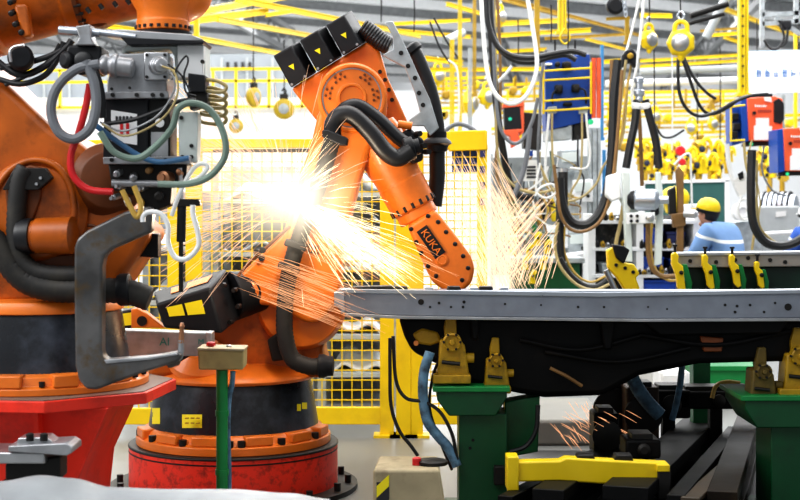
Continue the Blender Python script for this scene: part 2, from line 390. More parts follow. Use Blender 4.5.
# transformer
MB().plate([(107, 80), (114, 56), (120, 54), (165, 52), (167, 92), (107, 93)], DG - .02, .2).build('transformer_body', ALU, g, .005)
MB().plate([(144, 52), (168, 52), (168, 80), (144, 80)], DG - .05, .05).build('transformer_face', STEEL, g, .004)
b = MB()
for q in ((147, 55), (165, 55), (147, 77), (165, 77), (112, 89), (130, 88)): b.cyl(P(*q, DG - .05), P(*q, DG - .05) + NEAR * .01, .006, n=8)
b.each('transformer_bolt', DARK, g)
pa, pb = P(99, 64, DG - .06), P(134, 68, DG - .06); dd = (pb - pa); L = dd.length
MB().lathe(pa, dd, [(px(5, DG), 0), (px(9, DG), .01), (px(10.5, DG), .02), (px(10.5, DG), .03), (px(9, DG), .04), (px(12, DG), .055), (px(12, DG), .07), (px(10, DG), .075), (px(10, DG), L * .95), (px(8, DG), L)], 24).build('power_connector', ALU, g, .002)
MB().lathe(P(157, 66, DG - .05), V((.5, -1, 0)), [(px(9, DG), 0), (px(9, DG), .03), (px(7, DG), .032), (px(7, DG), .06), (px(5, DG), .065)], 20).build('signal_connector', STEEL, g, .002)
MB().plate([(104, 92), (168, 91), (169, 98), (103, 99)], DG - .05, .24).build('upper_flange', ALU, g, .003)
b = MB()
for q in (113, 137, 153, 162): b.cyl(P(q, 95, DG - .05), P(q, 95, DG - .05) + NEAR * .012, .008, n=10)
b.each('flange_bolt', DARK, g)
MB().plate([(104, 99), (148, 99), (148, 158), (103, 158)], DG - .02, .2).build('drive_body', BLACK, g, .005)
MB().plate([(148, 99), (168, 99), (170, 120), (170, 158), (148, 158)], DG + .0, .18).build('drive_side', DARK, g, .005)
MB().plate([(111, 110), (137, 114), (137, 145), (111, 141)], DG - .026, .004).build('name_plate', WHITE, g)
b = MB()
for x in (115.5, 119, 122.5, 126, 130): b.plate([(x, 116), (x + 2.2, 116.3), (x + 2.2, 121), (x, 120.7)], DG - .03, .004)
b.build('plate_print', INKDARK, g)
b = MB()
for x in (120, 126): b.plate([(x, 123), (x + 3, 123.3), (x + 3, 134), (x, 133.6)], DG - .03, .004)
b.build('plate_bars', REDHOSE, g)
MB().plate([(151, 132), (168, 132), (168, 156), (151, 156)], DG - .005, .005).build('rating_plate', STEEL, g)
MB().lathe(P(160, 123, DG), NEAR, [(px(4.5, DG), 0), (px(4.5, DG), .01), (px(2, DG), .012)], 18).build('round_badge', WHITE, g)
MB().plate([(103, 157), (190, 156), (190, 164), (103, 164)], DG - .04, .22).build('lower_flange', ALU, g, .003)
b = MB()
for q in (112, 134, 152, 166, 182): b.cyl(P(q, 160, DG - .04), P(q, 160, DG - .04) + NEAR * .012, .008, n=10)
b.each('flange_bolt', DARK, g)
MB().plate([(108, 164), (187, 164), (186, 180), (172, 184), (170, 205), (148, 214), (136, 196), (112, 190)], DG + .02, .14).build('arm_carrier', DARK, g, .006)
for k, (x, y, r, m) in enumerate(((120, 172, 3.5, ALU), (134, 176, 4, ALU), (150, 170, 3.5, BROWNHOSE), (168, 178, 7, COPPER), (124, 186, 3, STEEL), (146, 186, 3.5, STEEL), (181, 174, 3, COPPER), (118, 196, 3, STEEL), (128, 203, 3.5, WHITE), (160, 196, 5, DARK), (140, 200, 3, YELLOW_OLD))):
    MB().lathe(P(x, y, DG + .02), V((random.uniform(-.4, .4), -1, random.uniform(-.3, .3))), [(px(r, DG), -.01), (px(r, DG), .04), (px(r * .6, DG), .045), (px(r * .6, DG), .06)], 12).build('pneumatic_fitting', m, g)
MB().cyl(P(112, 183, DG - .02), P(162, 184, DG - .02), px(3.5, DG), n=12).build('manifold', ALU, g)
# C arm
MB().plate([(124, 212), (150, 206), (152, 214), (151, 232), (112, 249), (104, 256), (102, 266), (101.5, 350), (103, 357), (109, 361), (150, 357), (178, 352), (182, 356), (178, 362), (145, 372), (112, 384), (96, 390), (86, 389), (79, 381), (75, 366), (74, 300), (74, 248), (77, 239), (86, 231)], DG - .1, .085).build('c_arm', GUNARM, g, .013, 25, 3)
MB().plate([(104, 360), (148, 357), (176, 353), (178, 355), (150, 360), (106, 364)], DG - .104, .08).build('arm_edge', ALU, g, .003)
MB().lathe(P(167, 363, DG - .06), V((1, 0, .35)), [(px(5, DG), 0), (px(6, DG), .01), (px(6, DG), .04), (px(4, DG), .05)], 18).build('electrode_holder', GUNARM, g)
hose([(174, 361), (180, 357), (181, 348), (181, 340)], DG - .06, 3, 10).build('electrode_shank', ALU, g)
MB().lathe(P(181, 343, DG - .06), P(182, 324, DG - .06) - P(181, 343, DG - .06), [(px(3, DG), 0), (px(2.6, DG), .03), (px(2.2, DG), .06), (px(2.8, DG), .065), (px(1.6, DG), .078)], 14).build('electrode_tip', COPPER, g)
MB().cyl(P(182, 203, DG), P(181, 242, DG), px(4.6, DG)).build('cylinder_sleeve', BLACK, g, .002)
MB().cyl(P(181, 242, DG), P(181, 292, DG), px(2.3, DG)).build('cylinder_rod', DARK, g)
MB().cyl(P(180, 168, DG), P(182, 204, DG), px(2.2, DG)).build('cylinder_rod', STEEL, g)
MB().plate([(174, 199), (199, 199), (200, 206), (174, 207)], DG - .02, .06).build('cylinder_yoke', DARK, g, .004)
MB().plate([(188, 73), (205, 75), (205, 92), (188, 92)], DG - .04, .12).build('valve_block', BLACK, g, .004)
MB().plate([(186, 92), (207, 92), (207, 105), (190, 110)], DG - .02, .1).build('valve_bracket', DARK, g, .004)
MB().plate([(130, 232), (158, 234), (158, 258), (134, 256)], DG + .25, .08).build('counter_block', BLACK, g, .004)
# hoses of the gun
for pts, d, r, m in (
    ([(99, 64), (77, 69), (58, 86), (51, 109), (58, 131), (74, 139), (90, 128), (96, 106), (94, 83), (86, 61)], 5.4, 5, GREYHOSE),
    ([(84, 62), (96, 76), (101, 95), (102, 118)], 5.5, 4.2, RUBBER),
    ([(90, 84), (85, 110), (78, 135), (71, 155), (73, 175), (88, 189), (113, 192)], 5.44, 3.6, REDHOSE),
    ([(100, 132), (114, 152), (136, 158.5), (154, 148), (172, 128), (178, 109), (192, 103), (210, 110), (223, 132), (225, 156), (210, 176), (188, 184), (158, 184)], 5.38, 3.5, GREENHOSE),
    ([(94, 124), (118, 142), (140, 156), (160, 162), (189, 158)], 5.46, 2.8, BLUEHOSE),
    ([(102, 124), (124, 136), (152, 126), (170, 110), (178, 90), (174, 72), (162, 66)], 5.42, 1.1, TANHOSE),
    ([(100, 122), (122, 131), (150, 121), (166, 106), (175, 86), (170, 72), (160, 65)], 5.43, 1.1, ALU),
    ([(104, 124), (132, 120), (160, 110), (180, 101), (196, 100)], 5.44, 2.2, RUBBER),
    ([(143, 222), (143, 216), (149, 212), (161, 214), (168, 226), (168, 242), (175, 257), (187, 258.5), (198, 247), (198, 233), (193, 214), (193, 205)], 5.4, 2.7, WHITEHOSE),
    ([(171.6, 216), (177, 200), (186, 180), (196, 166), (205, 164), (207, 169), (198, 178), (184, 184)], 5.46, 2.3, WHITEHOSE),
    ([(122, 190), (130, 206), (137, 217), (141, 206), (134, 186)], 5.4, 2.8, AMBER),
    ([(172, 80), (178, 66), (186, 56), (188, 62), (184, 76), (190, 92)], 5.45, 1, RUBBER),
    ([(168, 64), (182, 76), (186, 92), (196, 96)], 5.45, 1, RUBBER),
):
    hose(pts, d, r, 10).build('hose', m, g)
for k in range(5):
    y = 84 + k * 8
    hose([(200, y - 3), (214, y - 4), (226, y + 2), (222, y + 8), (206, y + 7), (200, y + 5)], 5.6 + .03 * k, 1.9, 8).build('hose', TANHOSE, g)

# ================================================================ MIDDLE ROBOT
D2 = 7.58; cx2 = P(234, 200, D2).x; ax = V((cx2, D2, 0))
ped2 = thing('robot_pedestal', 'low round red pedestal drum with grey rim under the farther robot', 'pedestal', (cx2, D2, 0))
MB().lathe(ax, UP, [(.5, .02), (.545, .02), (.545, .236), (.5, .238)], 64).build('drum', RED2, ped2)
MB().lathe(ax, UP, [(.53, .232), (.549, .232), (.549, .24), (.543, .245), (.3, .246)], 64).build('drum_rim', DARK, ped2, .002)
MB().lathe(ax, UP, [(.54, .205), (.5465, .206), (.5465, .213), (.54, .214)], 64).build('drum_groove', DARK, ped2)
MB().lathe(ax, UP, [(.4, 0), (.65, 0), (.65, .025), (.4, .026)], 48).build('foot_plate', DARK, ped2)
b = MB(); ring_of(b, V((cx2, D2, .02)), UP, .6, 16, .017, .045); b.each('anchor_bolt', DARK, ped2)

r2 = thing('industrial_robot', 'farther orange robot leaning over the car body panel amid sparks', 'robot', (cx2, D2, .246))
z0 = .246
MB().lathe(ax, UP, [(.42, z0), (.508, z0), (.508, z0 + .04), (.485, z0 + .05), (.46, z0 + .085), (.43, z0 + .1)], 64).build('base_flange', ORANGE, r2, .003, 30)
b = MB()
for a in (-2.75, -2.2, -1.75, -1.2, -.7, -.25):
    b.box(V((cx2 + .465 * math.cos(a), D2 + .465 * math.sin(a), z0 + .07)), (.14, .07, .05), Matrix.Rotation(a + math.pi / 2, 3, 'Z'))
b.each('flange_lug', ORANGE, r2, .008)
b = MB()
for a in (-2.9, -2.45, -2.0, -1.5, -1.38, -.95, -.45):
    p = V((cx2 + .487 * math.cos(a), D2 + .487 * math.sin(a), z0 + .045)); b.cyl(p, p + UP * .03, .02, n=10)
b.each('flange_bolt', DARK, r2)
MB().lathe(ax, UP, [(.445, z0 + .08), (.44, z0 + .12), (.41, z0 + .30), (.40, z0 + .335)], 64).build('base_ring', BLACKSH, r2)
MB().lathe(ax, UP, [(.36, z0 + .33), (.425, z0 + .335), (.435, z0 + .35), (.42, z0 + .37), (.34, z0 + .40), (.25, z0 + .42)], 64).build('carousel_rim', ORANGE, r2, .003)
def ring_sticker(x0, x1, ya, yb, m=STICK):
    b = MB(); n = 6; vs = []
    for y in (ya, yb):
        for k in range(n + 1):
            x = x0 + (x1 - x0) * k / n
            zz = None
            # walk along the sight line to the cone of the base ring
            d = 7.0
            for _ in range(30):
                p = P(x, y, d); rr = .445 - (p.z - z0 - .08) * .18 + .004
                dx = p.x - cx2; d = D2 - math.sqrt(max(1e-4, rr * rr - dx * dx))
            vs.append(P(x, y, d))
    b.add(vs, [(k, k + 1, n + 2 + k, n + 1 + k) for k in range(n)])
    return b.build('sticker', m, r2)
ring_sticker(182, 202, 414.5, 428); ring_sticker(152, 160, 408, 424)
ring_sticker(297, 301, 404, 411); ring_sticker(302, 307, 402.5, 409)
b = MB()
for k in range(2):
    for j in range(3): b.plate([(185 + j * 5.5, 418 + k * 5), (188.5 + j * 5.5, 418 + k * 5), (188.5 + j * 5.5, 419 + k * 5), (185 + j * 5.5, 419 + k * 5)], 7.135, .02)
b.build('sticker_print', YELLOW_BR, r2)
# carousel
MB().plate([(176, 378), (182, 352), (206, 338), (222, 300), (240, 280), (300, 284), (330, 320), (322, 352), (330, 378)], 7.42, .42).build('carousel', ORANGE_BLOTCHY, r2, .03, 30, 4)
MB().lathe(P(200, 360, 7.34), V((.1, -.6, 1)), [(.16, -.02), (.16, .02), (.10, .08), (.04, .09)], 32).build('carousel_cover', ORANGE, r2)
MB().plate([(146, 374), (162, 352), (190, 354), (200, 374), (152, 377)], 7.3, .2).build('carousel_arm', ORANGE_BLOTCHY, r2, .02)
# main axis motor
F0 = [P(156, 304, 7.0), P(210, 287, 7.0), P(222, 334, 7.0), P(164, 328, 7.0)]
B0 = [P(153, 292, 7.35), P(226, 268, 7.35), P(243, 317, 7.3), P(168, 322, 7.35)]
MB().hexa(F0 + B0).build('axis_motor', BLACK, r2, .014, 20, 3)
def quad_on(A, B, C, D_, u0, u1, v0, v1, off):
    f = lambda u, v: (A * (1 - u) + B * u) * (1 - v) + (D_ * (1 - u) + C * u) * v + off
    return [f(u0, v0), f(u1, v0), f(u1, v1), f(u0, v1)]
for u0, u1 in ((.16, .44), (.49, .80)):
    MB().prism(quad_on(*F0, u0, u1, .22, .55, V((0, -.004, 0))), V((0, .003, 0))).build('sticker', STICK, r2)
for u0, u1 in ((.26, .42), (.50, .86)):
    q = quad_on(F0[0], F0[1], B0[1], B0[0], u0, u1, .35, .75, V((0, -.002, .004)))
    MB().prism(q, V((0, 0, .002))).build('sticker', STICKO, r2)
MB().cyl(P(232, 296, 7.3), P(262, 290, 7.38), px(25, 7.3), px(20, 7.3), 28).build('motor_neck', BLACK, r2, .006)
b = MB()
for q in ((225, 285), (236, 290), (240, 306), (232, 322)): b.cyl(P(*q, 7.1), P(*q, 7.1) + V((-.01, -.03, 0)), .012, n=8)
b.each('motor_bolt', DARK, r2)
MB().plate([(118, 312), (131, 309), (132, 329), (118, 331)], 7.35, .2).build('second_motor', BLACK, r2, .01)
MB().plate([(121, 314), (131, 312.5), (131.5, 325), (121, 326)], 7.345, .003).build('sticker', STICK, r2)
MB().plate([(131, 328), (131, 309), (137, 308), (146, 313), (165, 328)], 7.3, .08).build('lifting_bracket', ORANGE, r2, .006)
MB().cyl(P(142, 321, 7.3), P(142, 321, 7.3) + NEAR * .006, px(5, 7.3)).each('bracket_hole', DARK, r2)
# link arm
MB().plate([(318, 112), (330, 95), (350, 76), (372, 78), (388, 100), (384, 128), (370, 150), (360, 182), (344, 246), (341, 281), (337, 303), (322, 322), (308, 324), (292, 316), (270, 306), (252, 305), (240, 300), (234, 287), (240, 274), (262, 254), (283, 233), (299, 178), (312, 138)], 7.26, .24).build('link_arm', ORANGE, r2, .03, 22, 4)
MB().lathe(P(303, 304, 7.5), NEAR, [(px(44, 7.5), -.05), (px(44, 7.5), .1), (px(40, 7.5), .14), (px(25, 7.5), .15)], 44).build('link_arm_hub', ORANGE, r2, .004)
MB().lathe(P(248, 292, 7.26), NEAR, [(px(11, 7.3), 0), (px(11, 7.3), .012), (px(8, 7.3), .02)], 28).build('balancer_pivot', ORANGE, r2, .002)
b = MB(); b.lathe(P(248, 292, 7.26), NEAR, [(px(8, 7.3), .012), (px(8, 7.3), .024), (px(3, 7.3), .03)], 20); b.build('pivot_cap', BLACK, r2)
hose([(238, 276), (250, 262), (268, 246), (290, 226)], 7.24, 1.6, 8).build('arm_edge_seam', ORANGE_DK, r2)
b = MB()
for q in ((257, 252), (263, 250), (262, 258)): b.cyl(P(*q, 7.25), P(*q, 7.25) + NEAR * .03, .016, n=10)
b.each('pivot_bolt', BLACK, r2)
MB().plate([(309, 243), (319, 246), (318, 255), (308, 252)], 7.245, .01).build('arm_plate', DARK, r2)
b = MB()
for k in range(3): b.plate([(310 + k * 3, 245 + k * .9), (311.4 + k * 3, 245.4 + k * .9), (311 + k * 3, 252 + k * .9), (309.6 + k * 3, 251.6 + k * .9)], 7.242, .004)
b.build('plate_print', ORANGE, r2)
hose([(334, 134), (328, 155), (319, 185), (308, 215), (297, 245), (289, 275), (285, 305), (285, 335), (292, 358), (308, 366), (322, 366)], 7.16, 8.5, 14, .03, .022).build('cable_hose', DUSTY, r2)
MB().lathe(P(318, 366, 7.16), V((1, 0, 0)), [(.045, 0), (.06, .005), (.06, .03), (.05, .05), (.05, .075), (.03, .08)], 20).build('hose_elbow', BLACK, r2)
for y, x in ((245, 296), (268, 289)):
    MB().box(P(x, y, 7.13), (.11, .1, .035), Matrix.Rotation(.3, 3, 'Y')).build('hose_clamp', DARK, r2, .006)
MB().plate([(267, 340), (283, 330), (286, 360), (272, 362)], 7.25, .1).build('cable_channel', DARK, r2, .01)
# upper arm housing and three motors
MB().plate([(291, 88), (369, 40), (380, 50), (388, 78), (400, 104), (408, 122), (402, 140), (378, 152), (345, 150), (320, 125)], 7.5, .42).build('upper_arm', ORANGE, r2, .02, 25, 3)
A, B_, C_, E_ = V((273, 56, 0)), V((352, 10, 0)), V((369, 40, 0)), V((291, 88, 0))
for k in range(3):
    u0, u1 = k / 3 + .004, (k + 1) / 3 - .004
    lp = lambda a, c, t: a + (c - a) * t
    nl, nr = lp(A, B_, u0), lp(A, B_, u1); br, bl = lp(E_, C_, u1), lp(E_, C_, u0)
    o3 = lambda w, d: P(w.x, w.y, d)
    um = u1 - .1; nm, bm_ = lp(A, B_, um), lp(E_, C_, um)
    m_ = MB().add([o3(nl, 7.42), o3(nm, 7.42), o3(nr, 7.56), o3(br, 7.56), o3(bm_, 7.42), o3(bl, 7.42),
                   o3(nl, 7.86), o3(nm, 7.86), o3(nr, 7.86), o3(br, 7.86), o3(bm_, 7.86), o3(bl, 7.86)],
                  [(0, 1, 4, 5), (1, 2, 3, 4), (0, 6, 7, 1), (1, 7, 8, 2), (2, 8, 9, 3), (3, 9, 10, 4), (4, 10, 11, 5), (5, 11, 6, 0), (6, 11, 10, 7), (7, 10, 9, 8)]).build('wrist_motor', BLACK, r2, .008, 20, 2)
    c = lp(lp(nl, nm, .5), lp(bl, bm_, .5), .52)
    MB().plate([(c.x - 3.2, c.y - 1), (c.x + 2, c.y - 3.6), (c.x + 2.6, c.y + 2.6)], 7.415, .004).build('warning_sticker', STICK, m_)
    b = MB()
    for t in (.1, .85):
        q = lp(lp(bl, bm_, t), lp(nl, nm, t), .07); b.cyl(P(q.x, q.y, 7.42), P(q.x, q.y, 7.42) + NEAR * .008, .007, n=8)
    b.each('motor_bolt', STEEL, m_)
# axis-three disc
o = P(352, 98, 7.27)
MB().lathe(o, NEAR, [(px(35, 7.3), -.05), (px(35, 7.3), .01), (px(33, 7.3), .03), (px(30.5, 7.3), .03), (px(29.5, 7.3), .012), (px(15, 7.3), .012), (px(14.5, 7.3), .02), (px(12, 7.3), .02), (px(11.5, 7.3), .008), (px(2, 7.3), .008)], 56).build('axis_disc', ORANGE, r2, .002, 25)
MB().lathe(o + NEAR * .004, NEAR, [(px(30.2, 7.3), .01), (px(30.2, 7.3), .013), (px(28.5, 7.3), .013), (px(28.5, 7.3), .01)], 56, False).build('disc_seam', ALU, r2)
b = MB()
for base in (-1.2, -.1, .7, 1.9, 2.7):
    for k in range(5):
        a = base + k * .12; rr = px(22 + 4 * (k % 2), 7.3)
        q = o + V((math.cos(a) * rr, -.012, math.sin(a) * rr)); b.cyl(q, q + NEAR * .008, .007, n=8)
b.each('disc_bolt', ORANGE_DK, r2)
b = MB()
for q in ((380, 72), (385, 80), (389, 90), (392, 100), (386, 108)): b.cyl(P(*q, 7.49), P(*q, 7.49) + NEAR * .02, .011, n=8)
b.each('housing_bolt', DARK, r2)
# dress-pack hoses
hose([(333, 140), (333, 124), (341, 115), (353, 116), (370, 132), (385, 151), (398, 158), (412, 150)], 7.05, 8.8, 16, .012, .012).build('dress_hose', RUBBER, r2)
hose([(336, 118), (346, 108), (359, 106), (378, 119), (396, 136), (408, 145)], 7.16, 7, 14, .012, .012).build('dress_hose', RUBBER, r2)
MB().plate([(322, 130), (328, 130), (348, 138), (347, 145), (340, 145), (322, 137)], 6.975, .12).build('hose_clamp', BLACK, r2, .006)
MB().lathe(P(404, 150, 7.08), V((1, 0, .25)), [(.05, 0), (.058, .01), (.058, .05), (.04, .055), (.04, .08)], 22).build('hose_coupling', BLACK, r2, .002)
MB().plate([(402, 132), (410, 128), (424, 140), (423, 160), (412, 164), (404, 150)], 7.2, .16).build('coupling_block', BLACK, r2, .012)
b = MB()
for q in ((416, 134), (421, 146), (412, 158), (425, 152)): b.cyl(P(*q, 7.2), P(*q, 7.2) + V((.02, -.05, 0)), .014, n=10)
b.each('coupling_screw', DARK, r2)
MB().cyl(P(398, 124, 7.2), P(412, 126, 7.2), px(4, 7.2)).build('coupling_pin', ORANGE, r2)
MB().plate([(385, 22), (393, 21), (399, 33), (405, 45), (412, 60), (420, 78), (430, 99), (439, 128), (430, 136), (424, 126), (411, 126), (409, 120), (420, 112), (415, 93), (405, 67), (391, 60), (382, 55), (393, 49), (393, 36)], 7.35, .03).build('hose_bracket', GALV, r2, .004)
b = MB()
for q in ((401, 53), (408, 66), (415, 78), (419, 93), (423, 105)): b.cyl(P(*q, 7.35), P(*q, 7.35) + NEAR * .004, .012, n=10)
b.each('bracket_hole', DARK, r2)
hose([(362, 27), (372, 34), (382, 42), (390, 46)], 7.5, 9.5, 14, .04, .016).build('conduit', RUBBER, r2)
hose([(409, 46), (416, 56), (426, 80), (433, 105), (437, 132), (437, 160), (437, 180), (434, 206)], 7.5, 8, 14, .015, .012).build('conduit', RUBBER, r2)
MB().lathe(P(408, 46, 7.5), P(416, 56, 7.5) - P(408, 46, 7.5), [(.03, 0), (.055, .01), (.06, .04), (.05, .05)], 20).build('conduit_mouth', BLACK, r2)
MB().lathe(P(437, 132, 7.46), V((0, 0, -1)), [(.05, 0), (.05, .03), (.07, .045), (.078, .06), (.06, .07), (.05, .1)], 24).build('conduit_flange', BLACK, r2)
# forearm, wrist
pa, pb = P(372, 128, 7.4), P(415, 210, 7.4); L = (pb - pa).length
MB().lathe(pa, pb - pa, [(px(24, 7.4), 0), (px(26, 7.4), .1 * L), (px(25.5, 7.4), .45 * L), (px(23.5, 7.4), .62 * L), (px(23.5, 7.4), .66 * L), (px(24, 7.4), .67 * L), (px(23, 7.4), .97 * L), (px(20, 7.4), L)], 44).build('forearm', ORANGE, r2, .003, 28)
b = MB(); dr = (pb - pa).normalized(); ring_of(b, pa + dr * L * .915, dr, px(22.6, 7.4), 16, .0085, .03); b.each('forearm_slot', DARK, r2)
pc = P(418, 214, 7.4)
MB().lathe(pb - dr * .01, dr, [(px(20, 7.4), 0), (px(20.5, 7.4), .05), (px(19, 7.4), .06)], 36).build('forearm_ring', ORANGE, r2)
MB().plate([(407, 226), (435, 209), (443, 219), (458, 238), (471, 256), (475, 268), (472, 283), (462, 292), (446, 292), (432, 282), (420, 256)], 7.28, .22).build('wrist', ORANGE, r2, .022, 22, 4)
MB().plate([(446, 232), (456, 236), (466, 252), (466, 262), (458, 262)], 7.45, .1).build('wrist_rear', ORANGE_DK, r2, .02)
b = MB()
for q in ((411, 229), (416, 242), (421, 253), (428, 266), (436, 276), (428, 216), (438, 222), (446, 232), (455, 244), (463, 256), (468, 268), (462, 280)):
    b.lathe(P(*q, 7.281), NEAR, [(px(2.3, 7.3), -.01), (px(2.3, 7.3), .004), (px(1.2, 7.3), .01)], 10)
b.each('wrist_bolt', BLACK, r2)
MB().lathe(P(442, 260, 7.28), NEAR, [(px(6, 7.3), -.01), (px(6, 7.3), .008), (px(4, 7.3), .012), (px(3.6, 7.3), .008)], 24).build('wrist_plug', ORANGE, r2, .001)
cpl = P(431, 242, 7.275); t = V((50, 0, -72)).normalized(); n_ = V((72, 0, 50)).normalized()
hl, hw = px(16.5, 7.3), px(6.2, 7.3)
np_ = MB().prism([cpl - t * hl - n_ * hw, cpl + t * hl - n_ * hw, cpl + t * hl + n_ * hw, cpl - t * hl + n_ * hw], V((0, -.006, 0))).build('name_plate', BLACK, r2, .001)
text('KUKA', cpl + V((0, -.008, 0)), t, n_, .053, ORANGE, np_)
MB().cyl(P(452, 286, 7.36), P(455, 300, 7.36), px(12, 7.36)).build('tool_flange', DARK, r2)
# ================================================================ small things around the robots
# push-button stand
DS = 6.2
t = thing('control_stand', 'grimy pale box with red button on a thin bright green pole', 'control stand', (P(222, 200, DS).x, DS, 0))
MB().plate([(197.5, 350), (243.5, 351), (243, 370), (198.5, 370)], DS - .07, .16).build('box', CONCRETE, t, .008)
MB().plate([(197, 348), (244, 349), (244, 351.5), (197, 350.5)], DS - .075, .17).build('lid', BOXTOP, t, .003)
MB().lathe(P(211, 347, DS), UP, [(.013, -.01), (.013, .005), (.02, .006), (.02, .018), (.015, .022)], 18).build('red_button', REDHOSE, t)
MB().lathe(P(229, 347, DS), UP, [(.014, -.01), (.014, .006), (.008, .01)], 6).build('bolt', STEEL, t)
p = P(222, 370, DS); MB().cyl(p, V((p.x, p.y, .02)), px(5.8, DS), n=18).build('pole', GREENPOLE, t)
for y in (413, 472): MB().lathe(P(222, y, DS), UP, [(px(5, DS), -.012), (px(6.8, DS), -.012), (px(6.8, DS), .012), (px(5, DS), .012)], 18).build('pole_clamp', GREENPOLE, t)
MB().lathe(V((p.x, p.y, 0)), UP, [(.09, 0), (.09, .02), (.03, .025)], 24).build('foot', GREENPOLE, t)
hose([(233, 371), (232, 385), (229, 400), (228, 430), (229, 470), (229, 500)], DS + .02, 2.6, 8).build('cable', BLUEDIRTY, t)

# galvanised box beam with marker writing
DB = 6.45
t = thing('galvanised_bar', 'galvanised square steel bar marked in teal marker behind the gun arm', 'steel beam', P(118, 357, DB))
MB().plate([(90, 329), (211, 333), (211, 356), (90, 357)], DB, .1).build('square_tube', GALV, t, .006)
MB().plate([(206, 332.5), (211.5, 333), (211.5, 356), (206, 356)], DB - .004, .11).build('end_collar', STEEL, t, .003)
MB().plate([(118, 357), (190, 356), (180, 362), (118, 364)], DB + .02, .06).build('under_rib', DARK, t)
a = P(98, 350, DB + .05); MB().bar(a, V((a.x, a.y, 0.0)), .08, .08).build('post', GALV, t)
text('Al', P(164.5, 342, DB - .002), RT, UP, .052, INKTEAL, t, ext=.001)
text('M', P(201, 342, DB - .002), RT, UP, .036, INKTEAL, t, ext=.001)

# fixture clamp bottom
DC = 5.2
t = thing('fixture_clamp', 'grey steel fixture clamp with flat stepped jaws beside the red pedestal', 'clamp', (P(30, 480, DC).x, DC, 0))
MB().plate([(-30, 452), (44, 453), (45, 464), (-30, 464)], DC - .02, .2).build('lower_jaw', STEEL, t, .006)
MB().plate([(8, 446), (66, 443), (72, 447), (72, 453), (66, 456), (8, 452)], DC - .03, .16).build('upper_jaw', ALU, t, .005)
MB().plate([(18, 438), (46, 437), (54, 443), (16, 445)], DC, .1).build('jaw_cap', STEEL, t, .004)
MB().plate([(5, 464), (60, 456), (60, 480), (40, 484), (5, 480)], DC + .02, .12).build('clamp_body', DARK, t, .008)
for q in (44, 30): MB().lathe(P(q, 438, DC), UP, [(.014, -.01), (.014, .014), (.009, .018)], 10).build('bolt', DARK, t)
a = P(20, 480, DC + .08); MB().bar(a, V((a.x, a.y, 0)), .12, .12).build('post', DARK, t)

# foreground pressed panel on its rack
DF = 4.6
def panel_grid(name, fn, nu, nv, m, th, parent=None):
    vs = [fn(u / nu, v / nv) for v in range(nv + 1) for u in range(nu + 1)]
    fs = [(v * (nu + 1) + u, v * (nu + 1) + u + 1, (v + 1) * (nu + 1) + u + 1, (v + 1) * (nu + 1) + u) for v in range(nv) for u in range(nu)]
    b = MB(); b.add(vs, fs); o = b.build(name, m, parent, 0, 50)
    s = o.modifiers.new('thick', 'SOLIDIFY'); s.thickness = th
    return o
def fgp(u, v):
    top = [(-40, 484), (0, 481), (42, 475), (72, 478), (112, 487), (170, 489), (230, 489), (290, 493), (330, 499)]
    k = u * (len(top) - 1); i = min(int(k), len(top) - 2); f = k - i; f = f * f * (3 - 2 * f)
    x = top[i][0] + (top[i + 1][0] - top[i][0]) * (k - i); y = top[i][1] + (top[i + 1][1] - top[i][1]) * f
    d = DF - .6 * v; p = P(x, y, DF); z = p.z - .16 * v * v - .05 * v + .025 * math.sin(v * 9 + u * 5) * v
    return V((p.x * (1 - .1 * v), d, z))
t = thing('pressed_panel', 'wavy pressed sheet steel panel lying nearest along the lower edge', 'panel', P(130, 490, DF))
panel_grid('sheet', fgp, 48, 16, mat('dull sheet steel', (.30, .325, .345), .5, metal=.1, var=.12, scale=7, dirt_or_sheen=(.2, .21, .23), amt=.5), .004, t)
for q in (30, 250):
    a = P(q, 500, DF - .15) - UP * .03; MB().bar(a, V((a.x, a.y, 0)), .05, .05).build('stand_leg', DARK, t)

# ================================================================ car body panel on the fixture
DT = 6.86
car = thing('car_underbody', 'long grey pressed car underbody with bright sill rail lying on the green fixture posts', 'car body panel', P(590, 318, DT + .6))
MB().plate([(335, 292), (345, 290), (860, 291), (860, 318), (640, 319), (400, 316), (347, 313), (341, 311), (335, 306)], DT, .12).build('sill_rail', STEEL_PANEL, car, .006)
MB().plate([(338, 289), (420, 290), (600, 292.5), (860, 289), (860, 292.5), (600, 297), (420, 294), (340, 293)], DT - .012, .1).build('rail_lip', STEEL_LT, car, .002)
MB().plate([(345, 313), (400, 316), (640, 319), (860, 318), (860, 321), (640, 322), (400, 319), (345, 316)], DT - .012, .03).build('rail_flange', STEEL, car, .002)
MB().plate([(334, 292), (344, 292), (345, 313), (341, 314), (340, 309), (334, 306)], DT - .015, .14).build('rail_end', STEEL_LT, car, .004)
b = MB()
for x, y, r in ((421, 302, 3), (439, 303, 1.4), (430, 307, 1.2), (464, 302, 1.6), (451, 307, 1.2), (463, 307, 1.4), (578, 307, 1.3), (604, 307, 1.2), (648, 307, 1), (667, 309, 1), (725, 305, 1.4), (737, 306, 1.4), (750, 305, 1.3), (735, 312, 1.4), (764, 312, 1.3), (788, 307, 3.6), (775, 303, 1.2), (541, 305, 1), (505, 304, 1.2)):
    b.cyl(P(x, y, DT), P(x, y, DT) + NEAR * .003, px(r, DT), n=14)
b.each('rail_hole', DARK, car)
b = MB()
for x in (448, 480, 395): b.plate([(x, 286.5), (x + 12, 286.5), (x + 14, 292), (x - 2, 292)], DT + .02, .06)
b.plate([(352, 287), (392, 286), (398, 290), (350, 290)], DT + .02, .1)
b.each('rail_tab', DARK, car, .004)
b = MB()
for x in (425, 470, 500): b.plate([(x, 287.5), (x + 8, 287.5), (x + 9, 291), (x - 1, 291)], DT + .03, .05)
b.each('bright_tab', STEEL_LT, car, .003)
